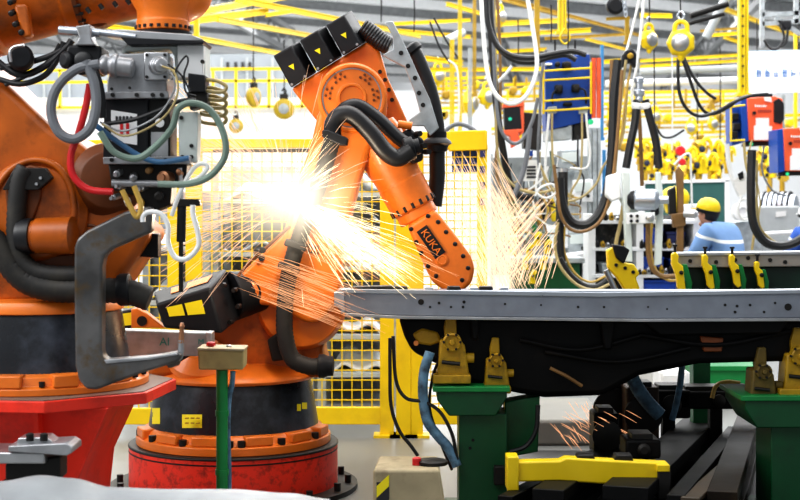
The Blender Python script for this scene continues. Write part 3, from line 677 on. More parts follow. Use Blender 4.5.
# floor pan: profile hanging below the rail, swept to the far rail
MB().plate([(398, 316), (860, 319), (860, 360), (700, 364), (640, 376), (604, 396), (545, 398), (520, 394), (470, 384), (436, 364), (412, 352), (404, 336)], DT + .1, 1.1).build('floor_pan', SHADE_STEEL, car, .03, 25, 3)
b = MB()
for x0, x1, y in ((545, 690, 362), (520, 640, 350), (640, 790, 345)):
    b.tube([P(x0, y - 10, DT + .08), P((x0 + x1) / 2, y, DT + .07), P(x1, y - 14, DT + .08)], px(2.4, DT), 10)
b.each('pan_rib', SHADE_STEEL, car)
b = MB(); b.tube([P(550, 368, DT + .05), P(566, 376, DT + .04), P(582, 386, DT + .05)], px(1.8, DT), 8); b.build('brake_pipe', BROWNHOSE, car)
MB().plate([(700, 336), (724, 338), (722, 352), (704, 352)], DT + .07, .06).build('pan_bracket', ORANGE_DK, car, .006)
MB().plate([(600, 318), (616, 318), (612, 350), (604, 350)], DT + .05, .08).build('cross_stiffener', SHADE_STEEL, car, .01)
MB().plate([(470, 318), (480, 318), (478, 340), (472, 340)], DT + .05, .08).build('cross_stiffener', SHADE_STEEL, car, .01)
MB().plate([(640, 319), (790, 319), (780, 334), (660, 336)], DT + .04, .1).build('inner_sill', SHADE_STEEL, car, .01)
MB().box((P(590, 300, DT + 1.25).x, DT + 1.22, .93), (2.45, .1, .1)).build('far_rail', SHADE_STEEL, car, .006)
# clamps silhouettes hugging the rail at the far right top
# green fixture posts
def post(label, cap, colm, d, th):
    p0 = P((colm[0] + colm[1]) / 2, 0, d + th / 2); t = thing('fixture_post', label, 'fixture post', (p0.x, p0.y, 0))
    x0, x1, y0, y1 = cap
    MB().plate([(x0, y0), (x1, y0), (x1, y0 + 7), (x1 - 11, y1), (x0 + 12, y1), (x0, y0 + 9)], d - .06, th + .12).build('cap', GREEN, t, .006)
    MB().plate([(x0 - 4, y0 - 4), (x1 + 3, y0 - 4), (x1 + 3, y0 + 1), (x0 - 4, y0 + 1)], d - .08, th + .16).build('top_plate', GREENPOLE, t, .003)
    a, b_ = P(colm[0], 0, d).x, P(colm[1], 0, d).x; zt_ = P(0, y1 - 2, d).z
    MB().box(((a + b_) / 2, d + th / 2, zt_ / 2 + .01), (b_ - a, th, zt_ - .02)).build('column', GREEN, t, .006)
    MB().box(((a + b_) / 2, d + th / 2, .012), (b_ - a + .12, th + .12, .024)).build('foot_plate', GREEN, t, .004)
    return t
pst = post('dark green welded fixture post under the left half of the underbody', (437, 507, 391, 416), (459, 507), 6.9, .24)
MB().plate([(505, 402), (540, 396), (538, 452), (505, 458)], 7.0, .14).build('side_arm', GREEN, pst, .006)
b = MB()
for q in ((473, 440), (470, 448)): b.cyl(P(*q, 6.9), P(*q, 6.9) + NEAR * .004, .008, n=8)
b.each('column_bolt', BLACK, pst)
MB().box(P(499, 475, 6.88), (.05, .05, .09)).build('latch', DARK, pst, .005)
post('dark green fixture post at the right edge under the underbody', (745, 830, 400, 428), (771, 830), 6.9, .3)

# yellow clamp units under the rail
def clamp_unit(label, x, y, d, k, m=YELLOW_OLD, neck=24):
    t = thing('clamp_unit', label, 'clamp', P(x, y + 45 * k, d), 'yellow clamp units on the green posts')
    q = lambda L: [(x + a * k, y + c * k) for a, c in L]
    MB().plate(q([(-16, 45), (16, 45), (17, 34), (13, 8), (8, 2), (-12, 2), (-14, 30)]), d, .14).build('body', m, t, .01)
    MB().plate(q([(-19, 46), (19, 46), (19, 37), (-19, 37)]), d - .03, .2).build('base', m, t, .006)
    MB().plate(q([(-7, 4), (5, 4), (4, -neck), (-5, -neck), (-8, -10)]), d + .03, .08).build('neck', m, t, .006)
    MB().lathe(P(x, y + 4 * k, d), NEAR, [(px(9.5 * k, d), -.02), (px(9.5 * k, d), .03), (px(7.5 * k, d), .036), (px(7 * k, d), .025), (px(3 * k, d), .025), (px(2.5 * k, d), .04)], 22).build('motor_face', m, t, .002)
    b = MB(); ring_of(b, P(x, y + 4 * k, d - .03), NEAR, px(8.2 * k, d), 6, .006, .012); b.each('face_bolt', DARK, t)
    MB().cyl(P(x - 10 * k, y + 24 * k, d - .005), P(x + 8 * k, y + 26 * k, d - .02), px(2 * k, d), n=8).build('fitting', DARK, t)
    MB().cyl(P(x + 14 * k, y + 20 * k, d + .04), P(x + 22 * k, y + 20 * k, d + .04), px(5 * k, d), n=12).build('side_cylinder', m, t)
    return t
clamp_unit('tall dirty yellow clamp unit bolted on the left green post', 452, 338, 6.88, 1.0)
clamp_unit('shorter darker yellow clamp unit to the right of the tall one', 496, 357, 6.9, .8, YELLOW_OLD)
clamp_unit('dark grimy clamp unit at the right end above the green post', 763, 368, 6.9, .85, mat('black yellow grime', (.16, .11, .02), .6, var=.4, dirt_or_sheen=(.03, .025, .02), amt=.8, dscale=9))
clamp_unit('narrow yellow clamp unit cut by the right edge', 799, 352, 6.9, 1.0)
t = thing('pivot_arm', 'small brownish yellow swing arm left of the tall clamp', 'clamp arm', P(425, 345, 6.95))
MB().plate([(412, 334), (422, 328), (438, 332), (442, 342), (430, 346), (418, 344)], 6.95, .1).build('arm', YELLOW_OLD, t, .012)
MB().lathe(P(416, 343, 6.94), NEAR, [(.012, -.01), (.012, .02)], 12).build('pin', STICKO, t)
t = thing('swing_bracket', 'yellow brown bracket with pin below the shorter clamp', 'bracket', P(528, 400, 7.0))
MB().plate([(512, 372), (524, 368), (536, 380), (533, 395), (520, 392)], 7.0, .1).build('plate', YELLOW_OLD, t, .01)
MB().lathe(P(524, 381, 7.0), NEAR, [(.02, -.01), (.02, .02), (.01, .024)], 14).build('pin', DARK, t)
# cables and dirty hose left of the post
tag(hose([(430, 352), (424, 372), (423, 395), (427, 420), (438, 436), (447, 446), (453, 457), (457, 466)], 6.85, 5.0, 12, .02, .02).build('air_hose', BLUEDIRTY), 'dirty blue air hose drooping beside the green post', 'hose')
for i, (pts, lab) in enumerate((([(390, 338), (390, 370), (391, 405), (399, 430), (411, 446), (418, 456)], 'leftmost black cable falling into the striped box'),
        ([(393, 336), (396, 380), (406, 398), (424, 402), (440, 412), (452, 434), (457, 460)], 'black cable looping from the yellow fence post to the blue hose'),
        ([(538, 405), (536, 430), (526, 446), (510, 452)], 'black cable curling round the back of the green post'),
        ([(440, 356), (432, 380), (430, 410), (442, 446), (452, 470)], 'thin black cable running along the dirty blue hose'))):
    tag(hose(pts, 6.8 + .04 * i, (1.8, 1.8, 2.4, 1.4)[i], 8).build('cable', RUBBER), lab, 'cable')
# striped junction box
DJ = 6.3
t = thing('junction_box', 'grimy floor box with black and yellow stripe where the cables end', 'junction box', (P(410, 480, DJ).x, DJ + .12, 0))
b = MB(); z1 = P(0, 470, DJ).z; xa, xb = P(373, 0, DJ).x, P(440, 0, DJ).x
b.hexa([V((xa, DJ, 0)), V((xb + .05, DJ, 0)), V((xb, DJ, z1)), V((xa, DJ, z1)), V((xa + .02, DJ + .35, 0)), V((xb + .05, DJ + .35, 0)), V((xb, DJ + .35, z1)), V((xa + .02, DJ + .35, z1))])
b.build('housing', BOXTOP, t, .012)
b = MB(); xs = P(376, 0, DJ).x
b.box((xs + .03, DJ - .002, z1 / 2 - .02), (.055, .004, z1 * .8)); b.build('stripe_panel', INKDARK, t)
b = MB()
for k in range(3):
    zc = z1 - .06 - k * .11; b.prism([V((xs + .003, DJ - .006, zc - .06)), V((xs + .057, DJ - .006, zc - .01)), V((xs + .057, DJ - .006, zc + .04)), V((xs + .003, DJ - .006, zc - .01))], V((0, .003, 0)))
b.build('yellow_stripes', STICK, t)
MB().lathe(V((P(417, 0, DJ).x, DJ + .12, z1)), UP, [(.02, 0), (.02, .03), (.012, .035)], 12).build('gland', REDHOSE, t)
MB().lathe(V((P(433, 0, DJ).x, DJ + .14, z1)), UP, [(.07, 0), (.07, .015), (.06, .02)], 20).build('cover_ring', DARK, t)

# yellow locking bar and the dark transfer rails in the pit
DY = 6.45
t = thing('locking_bar', 'scuffed yellow horizontal bar with upright ends across the pit rails', 'yellow bar', P(590, 484, DY))
MB().plate([(516, 462), (560, 461), (566, 458), (600, 460), (660, 463), (660, 484), (600, 484), (560, 481), (516, 482)], DY, .08).build('bar', YELLOW, t, .008)
MB().plate([(507, 457), (519, 457), (519, 491), (507, 491)], DY - .02, .12).build('end_post', YELLOW, t, .006)
MB().plate([(658, 466), (671, 466), (671, 500), (658, 500)], DY - .02, .12).build('end_bracket', DARK, t, .006)
MB().plate([(657, 465), (670, 465), (670, 472), (657, 472)], DY - .025, .12).build('end_cap', YELLOW, t, .004)
for q in (586, 624): MB().plate([(q - 8, 455), (q + 8, 455), (q + 10, 462), (q - 10, 462)], DY + .02, .08).build('bar_clip', DARK, t, .006)
a = P(513, 491, DY + .02); MB().bar(a, V((a.x, a.y, 0)), .05, .05).build('leg', YELLOW, t)
a = P(664, 500, DY + .02); MB().bar(a, V((a.x, a.y, 0)), .05, .05).build('leg', DARK, t)
def rail3(lab, x0, y0, d0, x1, y1, d1, w, h, m=SHADE_STEEL, name='transfer_rail'):
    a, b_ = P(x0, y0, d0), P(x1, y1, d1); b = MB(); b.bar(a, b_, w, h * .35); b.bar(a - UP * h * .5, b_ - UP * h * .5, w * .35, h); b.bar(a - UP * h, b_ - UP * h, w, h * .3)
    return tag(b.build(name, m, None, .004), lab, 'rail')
rail3('first dark steel transfer rail from the green post', 548, 496, 6.2, 640, 428, 8.6, .14, .16)
rail3('middle dark steel transfer rail running under the car panel', 625, 494, 6.2, 700, 424, 8.6, .20, .18)
rail3('dark steel transfer rail beside the right-hand green post', 722, 498, 6.2, 752, 410, 9.0, .13, .16, mat('reflection brown rail', (.010, .006, .003), .5, var=.5, dirt_or_sheen=(.05, .03, .01), amt=.6, spec=.2))  # brown tone and blotches paint amber reflections onto this rail
rail3('worn brown steel strip on the floor between the dark rails', 690, 500, 6.1, 742, 452, 7.6, .08, .06, mat('worn brown strip', (.05, .032, .015), .5, var=.5, dirt_or_sheen=(.2, .16, .1), amt=.6))
rail3('dark outer guide rail at the left end of the yellow bar', 505, 500, 6.3, 600, 452, 7.6, .07, .1)
rail3('dark guide rail between the middle rail and the drilled brown one', 676, 500, 6.15, 735, 430, 8.4, .08, .12)
for i, (x, y, d, w, h, lab) in enumerate(((640, 446, 7.0, .17, .09, 'dark drive block sitting on the middle transfer rail'), (604, 432, 7.5, .13, .22, 'dark upright motor housing behind the yellow bar'), (668, 402, 8.2, .22, .16, 'dark roller block far along the middle rail'), (715, 398, 8.2, .6, .10, 'dark cross slide spanning the far rails'), (640, 412, 8.0, .18, .30, 'dark brown upright gearbox under the car panel'), (612, 408, 8.2, .14, .36, 'dark slim upright cylinder under the car panel'))):
    t = thing('transfer_drive', lab, 'machine part', P(x, y, d) - UP * h / 2)
    c = P(x, y, d)
    MB().box(c, (w, .2, h)).build('housing', SHADE_STEEL if i != 4 else mat('rusty brown housing', (.06, .03, .015), .6, var=.4), t, .012)
    MB().lathe(c + NEAR * .1, NEAR, [(h * .35, 0), (h * .35, .02), (h * .2, .03)], 18).build('end_cover', DARK, t)
    MB().box(c + UP * (h / 2 + .01), (w * .6, .14, .03)).build('top_bracket', DARK, t, .004)
    b_ = c - UP * h / 2; MB().bar(b_, V((b_.x, b_.y, 0)), .07, .07).build('support', SHADE_STEEL, t)
tag(hose([(632, 378), (640, 392), (650, 405), (660, 415)], 7.8, 7, 12, .03, .02).build('air_hose', BLUEDIRTY), 'thick blue ribbed hose hanging under the car panel', 'hose')
tag(hose([(682, 366), (680, 385), (676, 405), (672, 420)], 7.8, 3.2, 10).build('air_hose', BLUEDIRTY), 'thinner bright blue hose hanging under the car panel', 'hose')
tag(hose([(712, 398), (716, 386), (726, 382), (740, 383)], 8.0, 2.2, 8).build('air_hose', AMBER), 'short yellow hose arched over the far rails', 'hose')

# pale blocks beyond the pit
def block(lab, x0, x1, y0, ybase, th, m, name='floor_block', cat='block'):
    d = FOC * CAM_H / (ybase - HOR); b = MB(); xa, xb = P(x0, 0, d).x, P(x1, 0, d).x; z1 = P(0, y0, d).z
    b.box(((xa + xb) / 2, d + th / 2, z1 / 2), (xb - xa, th, z1))
    return tag(b.build(name, m, None, .02), lab, cat)
block('low pale concrete kerb under the underbody beside falling sparks', 528, 610, 420, 446, 1.0, CONC2)
block('long pale concrete kerb farther back under the underbody', 640, 780, 387, 408, 1.2, CONC2)
t = thing('white_cabinet', 'small white floor cabinet seen beneath the underbody', 'cabinet', P(660, 392, 10.2)); t.location.z = 0
b = MB(); b.plate([(660, 372), (690, 372), (690, 412), (660, 412)], 10.2, .3); b.build('body', WHITE, t, .01)
MB().plate([(663, 375), (687, 375), (687, 408), (663, 408)], 10.19, .012).build('door', WHITE, t, .003)
t = thing('floor_crate', 'green crate beyond the rails under the underbody', 'crate', P(720, 392, 10.6)); t.location.z = 0
b = MB(); b.plate([(695, 368), (760, 368), (760, 396), (695, 396)], 10.6, .4); b.build('body', GREENPOLE, t, .01)
MB().plate([(693, 366), (762, 366), (762, 371), (693, 371)], 10.58, .44).build('rim', GREENPOLE, t, .004)

# ================================================================ far tooling bar with yellow toggle clamps
DR = 8.35
t = thing('tooling_bar', 'grey brown steel tooling bar carrying yellow toggle clamps behind the underbody', 'tooling bar', P(745, 300, DR))
MB().plate([(678, 254), (860, 252), (860, 266), (678, 268)], DR, .14).build('bar', mat('tooling steel', (.40, .37, .33), .5, metal=.3, var=.2, scale=8, dirt_or_sheen=(.22, .16, .10), amt=.7, dscale=8), t, .006)
MB().plate([(678, 253), (860, 251), (860, 254), (678, 256)], DR - .01, .18).build('top_strip', STEEL, t, .002)
MB().plate([(682, 268), (860, 266), (860, 300), (682, 302)], DR + .05, .1).build('back_plate', mat('deep green black', (.006, .03, .018), .4, var=.3), t, .004)
b = MB()
for q in ((690, 261), (716, 262), (735, 260), (748, 258), (770, 260), (785, 262)): b.cyl(P(*q, DR), P(*q, DR) + NEAR * .006, .012, n=8)
b.each('bar_bolt', DARK, t)
for q in (700, 790): a = P(q, 300, DR + .1); MB().bar(a, V((a.x, a.y, 0)), .1, .1).build('leg', GREEN, t)
tc = None
for x, y0, y1, lab in ((676, 252, 293, 'yellow toggle clamp at the left end of the grey tooling bar'), (706, 254, 290, 'yellow toggle clamp just right of the bar end below the stooping worker'), (733, 254, 288, 'yellow toggle clamp with black lever, middle of the tooling bar'), (758, 261, 289, 'smaller yellow toggle clamp nearest the right edge')):
    k = (y1 - y0) / 40; d = DR - .06
    t = thing('toggle_clamp', lab, 'toggle clamp', P(x, y1, d), 'yellow toggle clamps on the tooling bar')
    q = lambda L: [(x + a * k, y0 + c * k) for a, c in L]
    MB().plate(q([(-4, 2), (0, 0), (3, 4), (2, 10), (7, 14), (8, 24), (10, 38), (6, 40), (2, 36), (0, 22), (-4, 12)]), d, .04).build('arm', YELLOW, t, .005)
    MB().plate(q([(6, 12), (11, 12), (16, 30), (15, 42), (9, 42), (9, 28)]), d + .045, .03).build('bracket', GREENPOLE, t, .004)
    MB().plate(q([(2, 26), (9, 28), (10, 42), (1, 42)]), d + .01, .06).build('lever', BLACK, t, .006)
    MB().lathe(P(x + 5 * k, y0 + 20 * k, d), NEAR, [(.012, -.01), (.012, .015), (.007, .018)], 12).build('pivot_pin', DARK, t)
    MB().lathe(P(x - 1 * k, y0 - 2 * k, d + .02), UP, [(.008, -.02), (.008, .02), (.014, .021), (.014, .032)], 10).build('rest_pad', BLACK, t)
# big yellow clamp arm
d = 8.0
t = thing('hinged_clamp', 'large bright yellow hinged clamp arm standing over the rail', 'clamp arm', P(625, 295, d))
MB().plate([(607, 250), (614, 247), (620, 262), (634, 264), (640, 274), (636, 278), (642, 294), (628, 296), (617, 278), (608, 268)], d, .06).build('arm', YELLOW, t, .008)
MB().plate([(612, 244), (624, 246), (630, 250), (624, 264), (616, 258)], d - .015, .05).build('rubber_pad', BLACK, t, .008)
MB().cyl(P(606, 270, d + .02), P(618, 296, d + .02), px(3, d)).build('cylinder', STEEL_LT, t)
b = MB()
for q in ((616, 265), (625, 268), (633, 272)): b.cyl(P(*q, d), P(*q, d) + NEAR * .008, .01, n=8)
b.each('hinge_pin', BLACK, t)
a = P(632, 294, d + .03); MB().bar(a, V((a.x, a.y, 1.0)), .08, .05).build('foot', YELLOW, t)

# ================================================================ safety fence
DE = 9.2
def fence(lab, x0, x1, ytop, posts, rails, mesh, d=DE, backing=None):
    t = thing('safety_fence', lab, 'fence', (P((x0 + x1) / 2, 0, d).x, d, 0), 'yellow mesh safety fence behind the robots')
    for xa, xb, yt in posts:
        a = P((xa + xb) / 2, yt, d); w = px(xb - xa, d)
        MB().box((a.x, d, a.z / 2), (w, .06, a.z)).build('post', YELLOW, t, .004)
        MB().box((a.x, d, .008), (w + .08, .16, .016)).build('post_foot', YELLOW, t)
    for ya, yb in rails:
        za, zb = P(0, ya, d).z, P(0, yb, d).z; xa, xb = P(x0, 0, d).x, P(x1, 0, d).x
        MB().box(((xa + xb) / 2, d, (za + zb) / 2), (xb - xa, .05, za - zb)).build('rail', YELLOW, t, .004)
    m0, m1, n0, n1, step = mesh
    b = MB(); w = .0075; za, zb = P(0, n0, d).z, P(0, n1, d).z; xa, xb = P(m0, 0, d).x, P(m1, 0, d).x
    n = int((xb - xa) / step)
    for k in range(n + 1):
        x = xa + (xb - xa) * k / n; b.box((x, d, (za + zb) / 2), (w, w, za - zb))
    n = int((za - zb) / step)
    for k in range(n + 1):
        z = zb + (za - zb) * k / n; b.box(((xa + xb) / 2, d + w, z), (xb - xa, w, w))
    b.build('wire_mesh', YELLOW, t)
    return t
f1 = fence('yellow fence bay with double posts behind the weld gun', 60, 203, 140, ((168, 180, 138), (186, 202, 138), (60, 70, 138)), ((140, 152), (408, 424)), (66, 170, 150, 412, .065))
f2 = fence('wide yellow mesh fence bay behind the leaning robot', 202, 394, 140, ((380, 394, 136),), ((139, 148), (148.6, 152), (407, 424)), (202, 392, 152, 410, .062))
f3 = fence('yellow fence bay with solid top panel behind the robot wrist', 398, 487, 131, ((396, 411, 150), (411, 423, 150), (477, 487, 131)), ((132, 149), (290, 300), (407, 424)), (423, 478, 149, 412, .05))
b = MB(); b.plate([(449, 131), (486, 130), (488, 150), (449, 151)], DE - .045, .13); b.build('top_panel', YELLOW, f3, .006)
MB().plate([(452, 147), (477, 147), (477, 172), (452, 172)], DE + .03, .02).build('blue_backing', BLUE, f3)
b = MB()
for k in range(4): b.plate([(480, 150 + 16 * k), (485, 150 + 16 * k), (485, 157 + 16 * k), (480, 157 + 16 * k)], DE - .038, .007)
b.each('post_mark', mat('navy marks', (.03, .04, .15), .5), f3)
MB().plate([(213, 149.5), (372, 148), (372, 151.5), (213, 152.5)], DE - .03, .02).build('rail_seam', DARK, f2)
# car panels stacked on racks behind the fence
ORD = ['leftmost'] + [f'{w} from the left' for w in 'second third fourth fifth sixth seventh eighth ninth tenth eleventh twelfth'.split()]
ORD2 = 'lowest second third fourth fifth sixth'.split()
RACKB = mat('rack back sheet', (.16, .175, .19), .6, var=.5, scale=4, dirt_or_sheen=(.55, .57, .6), amt=.8, dscale=3)
def pr(lab, x0, x1, d, rows, seed):
    rnd = random.Random(seed); xa, xb = P(x0, 0, d).x, P(x1, 0, d).x
    t = thing('panel_rack', lab, 'rack', ((xa + xb) / 2, d + .4, 0), 'racks of white car panels behind the fence')
    ztop = max(rows) + .28
    for x in (xa, xb):
        for y in (d, d + .8): MB().box((x, y, ztop / 2), (.06, .06, ztop)).build('upright', GALV, t)
    MB().box(((xa + xb) / 2, d + .83, ztop / 2), (xb - xa, .02, ztop)).build('back_sheet', RACKB, t)
    for z in rows:
        MB().box(((xa + xb) / 2, d + .4, z), (xb - xa, .8, .03)).build('shelf', GREYMACH, t)
    for z in rows:
        n = max(1, int((xb - xa) / .45))
        for k in range(n):
            w = (xb - xa) / n * .86; cx = xa + (k + .5) * (xb - xa) / n; h = rnd.uniform(.06, .16); a = rnd.uniform(0, 6)
            o = panel_grid('stacked_panel', lambda u, v: V((cx + (u - .5) * w, d + .1 + v * .6, z + .03 + h * math.sin(math.pi * u) * (.6 + .4 * math.sin(5 * v + a)) + .03 * math.sin(11 * u + a))), 14, 8, WHITE if rnd.random() < .7 else STEEL_LT, .02)
            where = lab.split('mesh ')[1]; tag(o, f"pale wavy pressing, {ORD[k]} on the {ORD2[list(rows).index(z)]} shelf up, rack {where}", 'panel', 'white car pressings on racks')
    return t
pr('grey shelf rack behind the yellow mesh at the far left', 128, 206, 10.6, (.35, .75, 1.15), 3)
pr('grey shelf rack behind the yellow mesh left of the leaning robot', 215, 310, 10.8, (.3, .7, 1.1, 1.5), 5)
pr('grey shelf rack behind the yellow mesh just right of the leaning robot', 322, 392, 10.6, (.22, .5, 1.0, 1.3, 1.55), 6)
# ================================================================ the hall
def struct(o, name=None):
    o['kind'] = 'structure'; return o
FLOOR = mat('painted concrete floor', (.20, .205, .20), .34, var=.10, scale=1.2, dirt_or_sheen=(.22, .22, .21), amt=.5, dscale=2.5)
b = MB(); b.add([(-32, -6, 0), (32, -6, 0), (32, 90, 0), (-32, 90, 0)], [(0, 1, 2, 3)]); struct(b.build('floor', FLOOR))
struct(MB().box((P(680, 0, 7).x + .6, 7.35, .003), (3.0, 2.6, .006)).build('floor_shade_slab', mat('shade dark floor slab', (.016, .015, .014), .35, var=.5, scale=2, dirt_or_sheen=(.06, .055, .05), amt=.5)))  # thin dark slab added to darken the floor like shade below the underbody
WALL = mat('bright hall wall', (.84, .86, .88), .7, var=.03, scale=.5)
struct(MB().box((0, 88, 5.5), (64, .3, 11)).build('wall_back', WALL))
ROOF = mat('grey roof sheeting', (.72, .74, .76), .7, var=.12, scale=.6)
struct(MB().box((0, 62, 9.2), (64, 52, .12)).build('ceiling', ROOF))
SKY = emission('skylight pane', (1, 1, 1), 1.5)
TRUSS = mat('grey roof steel', (.36, .37, .38), .6, var=.15)
n = 0
yaw = math.radians(33); MUSTARD = mat('mustard paint', (.52, .36, .02), .5, var=.15); dx, dy = math.cos(yaw), math.sin(yaw)
for k in range(12):
    c = V((0, 32 + 5.4 * k, 9.05))
    n += 1
    a, e = c - V((dx, dy, 0)) * 26, c + V((dx, dy, 0)) * 26
    struct(MB().bar(a, e, 2.0, .05).build(f'window_{n}', SKY))
    struct(MB().bar(a + V((-1.6, 2, -.2)), e + V((-1.6, 2, -.2)), .30, .5).build(f'trim_{2*n-1}', TRUSS))
    struct(MB().bar(a + V((1.2, -1.9, -.55)), e + V((1.2, -1.9, -.55)), .18, .34).build(f'trim_{2*n}', WHITE))
for k in range(6):
    n += 1
    a, e = V((-24 + 8.5 * k, 36, 8.4)), V((-24 + 8.5 * k + 6, 88, 8.4))
    b = MB(); b.bar(a, e, .2, .2); b.bar(a - UP * .9, e - UP * .9, .2, .2)
    for j in range(14): p, q = a.lerp(e, j / 14), a.lerp(e, (j + .5) / 14) - UP * .9; b.bar(p, q, .08, .08); b.bar(q, a.lerp(e, (j + 1) / 14), .08, .08)
    struct(b.build(f'trim_{40+k}', TRUSS))
# mezzanine far left with railing
dm = 30
mz = thing('mezzanine', 'white mezzanine parapet with yellow tube railing and panelled wall far behind the fence', 'mezzanine', (P(230, 0, dm).x, dm, 0))
xa, xb = P(-40, 0, dm).x, P(372, 0, dm).x
def mbox(y0, y1, dd, th, m, nm):
    z0_, z1_ = P(0, y1, dm).z, P(0, y0, dm).z
    return MB().box(((xa + xb) / 2, dm + dd + th / 2, (z0_ + z1_) / 2), (xb - xa, th, z1_ - z0_)).build(nm, m, mz)
mbox(98, 140, 0, .3, WHITE, 'parapet')
mbox(42, 104, 2.5, .3, mat('pale wall panels', (.30, .33, .36), .6, var=.06), 'panelled_wall')
b = MB()
for k in range(16):
    x = xa + (xb - xa) * k / 15; b.bar(V((x, dm + 2.46, P(0, 100, dm).z)), V((x, dm + 2.46, P(0, 46, dm).z)), .05, .03)
b.build('wall_seam', GREYMACH, mz)
for x in (226, 234, 241, 248): MB().plate([(x, 62), (x + 3, 62), (x + 3, 68), (x, 68)], dm + 2.3, .1).build('vent_opening', INKDARK, mz)
for y in (69, 81, 106):
    a, e = P(-40, y + 2, dm - .1), P(372, y + (0 if y > 100 else -1), dm - .1); MB().bar(a, e, .055, .055).build('handrail', YELLOW, mz)
for x in (20, 60, 110, 160, 213, 236, 269, 302, 335, 366): MB().bar(P(x, 70, dm - .1), P(x, 108, dm - .1), .055, .055).build('rail_post', YELLOW, mz)
mbox(140, 192, .1, .3, WHITE, 'lower_wall')
struct(MB().box((P(560, 0, 44).x, 44, P(0, 135, 44).z / 2 + .5), (20, .3, 5.2)).build('wall_far', WALL))

# ---------------------------------------------------------------- overhead yellow steel
def rail(lab, x0, y0, d0, x1, y1, d1, w, m=YELLOW, name='crane_rail', flange=True, cat='overhead rail'):
    a, e = P(x0, y0, d0), P(x1, y1, d1); h = px(w, (d0 + d1) / 2); b = MB()
    if flange:
        b.bar(a + UP * h * .42, e + UP * h * .42, h * .8, h * .16); b.bar(a, e, h * .22, h * .8); b.bar(a - UP * h * .42, e - UP * h * .42, h * .8, h * .16)
    else: b.tube([a, e], h / 2, 12)
    return tag(b.build(name, m), lab, cat, 'yellow overhead rails and pipes')
for r in (
    ('double yellow crane rail above the wrist of the nearer robot', 188, 21, 17, 268, 11, 19, 7),
    ('lower flange rail running into the top of the yellow hanger post', 186, 14, 18, 300, -6, 22, 6),
    ('yellow crane rail descending behind the three black wrist motors', 218, 19, 17, 312, 36, 21, 5),
    ('upper yellow crane rail sloping down above the black wrist motors', 236, -1, 18, 420, 36, 24, 5),
    ('lowest yellow rail sloping down over the mezzanine wall', 186, 36, 16, 288, 55, 20, 4.5),
    ('short thin yellow rail end with black trolley beside the double rail', 266, 15, 18, 292, 11, 18.5, 4),
    ('yellow rail between the weld gun bracket and the hanger post', 100, 25, 16, 190, 39, 17, 5),
    ('yellow rail above and to the right of the silver hose bracket', 392, 24, 19, 470, 20, 20, 3.5),
    ('yellow rail crossing behind the silver hose bracket at motor height', 398, 31, 18, 470, 37, 20, 4),
    ('thin yellow rail right of the black conduit', 412, 57, 18, 462, 63, 19, 5),
    ('thin yellow rail low beside the black conduit flange', 425, 70, 19, 545, 69, 20, 4),
    ('upper yellow rail behind the white hose loop', 495, 24, 18, 566, 20, 20, 5),
    ('second yellow rail behind the white hose loop', 490, 36, 17, 566, 31, 19, 4.5),
    ('brownish sloping rail over the white hose loop', 500, -2, 20, 566, 16, 22, 5),
    ('sloping rail from the top edge to the left yellow post', 447, 4, 18, 482, 14, 19, 4),
    ('yellow rail just left above the blue cabinet', 497, 52, 20, 546, 49, 21, 3.5),
    ('yellow rail above the blue cabinet to the thick post', 558, 32, 17, 590, 30, 17.5, 5),
    ('brown sloping rail crossing the skylight above the blue cabinet', 566, 15, 20, 642, 36, 23, 3.2),
    ('long brown level rail above the blue cabinet', 545, 38.5, 17, 630, 34, 19, 3),
    ('thin sloping rail above the red column pair', 586, 39, 20, 626, 49.5, 22, 3),
    ('yellow rail top right between the balancers', 640, 15.5, 19, 672, 16, 19, 4.5),
    ('upper of two parallel yellow pipes behind the balancers', 640, 61, 22, 742, 55, 22, 3.2),
    ('lower of two parallel yellow pipes behind the balancers', 640, 66.5, 22, 742, 60.5, 22, 3.2),
    ('yellow level rail meeting the drilled post', 706, 35.5, 20, 742, 33, 20, 3.6),
    ('thin brown rail above the level rail at the drilled post', 700, 31, 22, 742, 28, 22, 2.5),
    ('sloping yellow rail going right from the drilled post', 724, 9, 24, 800, 37, 30, 4),
    ('sloping yellow brace just below the level rail at the drilled post', 724, 37, 21, 744, 44, 21.5, 3.5),
    ('short yellow rail left of the red column pair', 604, 62, 18, 622, 60.5, 18, 4),
):
    rail(*r, m=YELLOW_BR if 'brown' in r[0] else YELLOW)
# rows of yellow conveyor frames deeper in the hall, pixel rows from the left to right
rnd = random.Random(11)
rows = [(440, 500, 78), (436, 478, 88), (440, 540, 97), (505, 546, 84), (500, 545, 112), (604, 690, 103), (618, 742, 111), (655, 745, 122), (602, 640, 116), (604, 748, 92), (700, 742, 101), (748, 800, 116), (690, 736, 132), (604, 628, 128), (745, 800, 152), (430, 470, 108), (492, 545, 128), (606, 660, 140)]
CLAB = ['yellow conveyor frame ' + s for s in ('left of the tall yellow post, upper of two', 'behind the pair of posts at balancer height', 'behind the white hose loop, lowest long one', 'just left of the blue cabinet, upper', 'just left of the blue cabinet, middle', 'right of the fitting stack, second one down', 'right of the fitting stack, third one down', 'below the small balancers, left of the red cabinet', 'right of the red columns, at black hose height', 'right of the fitting stack, topmost', 'in front of the cable loop', 'under the hanging sign', 'level with the red cabinet tray on its left', 'between red columns and black hose, low', 'lowest one under the red cabinets', 'left of the yellow posts over the fence top', 'below the small red framed cabinet', 'lowest one behind the fitting stack hoses')]
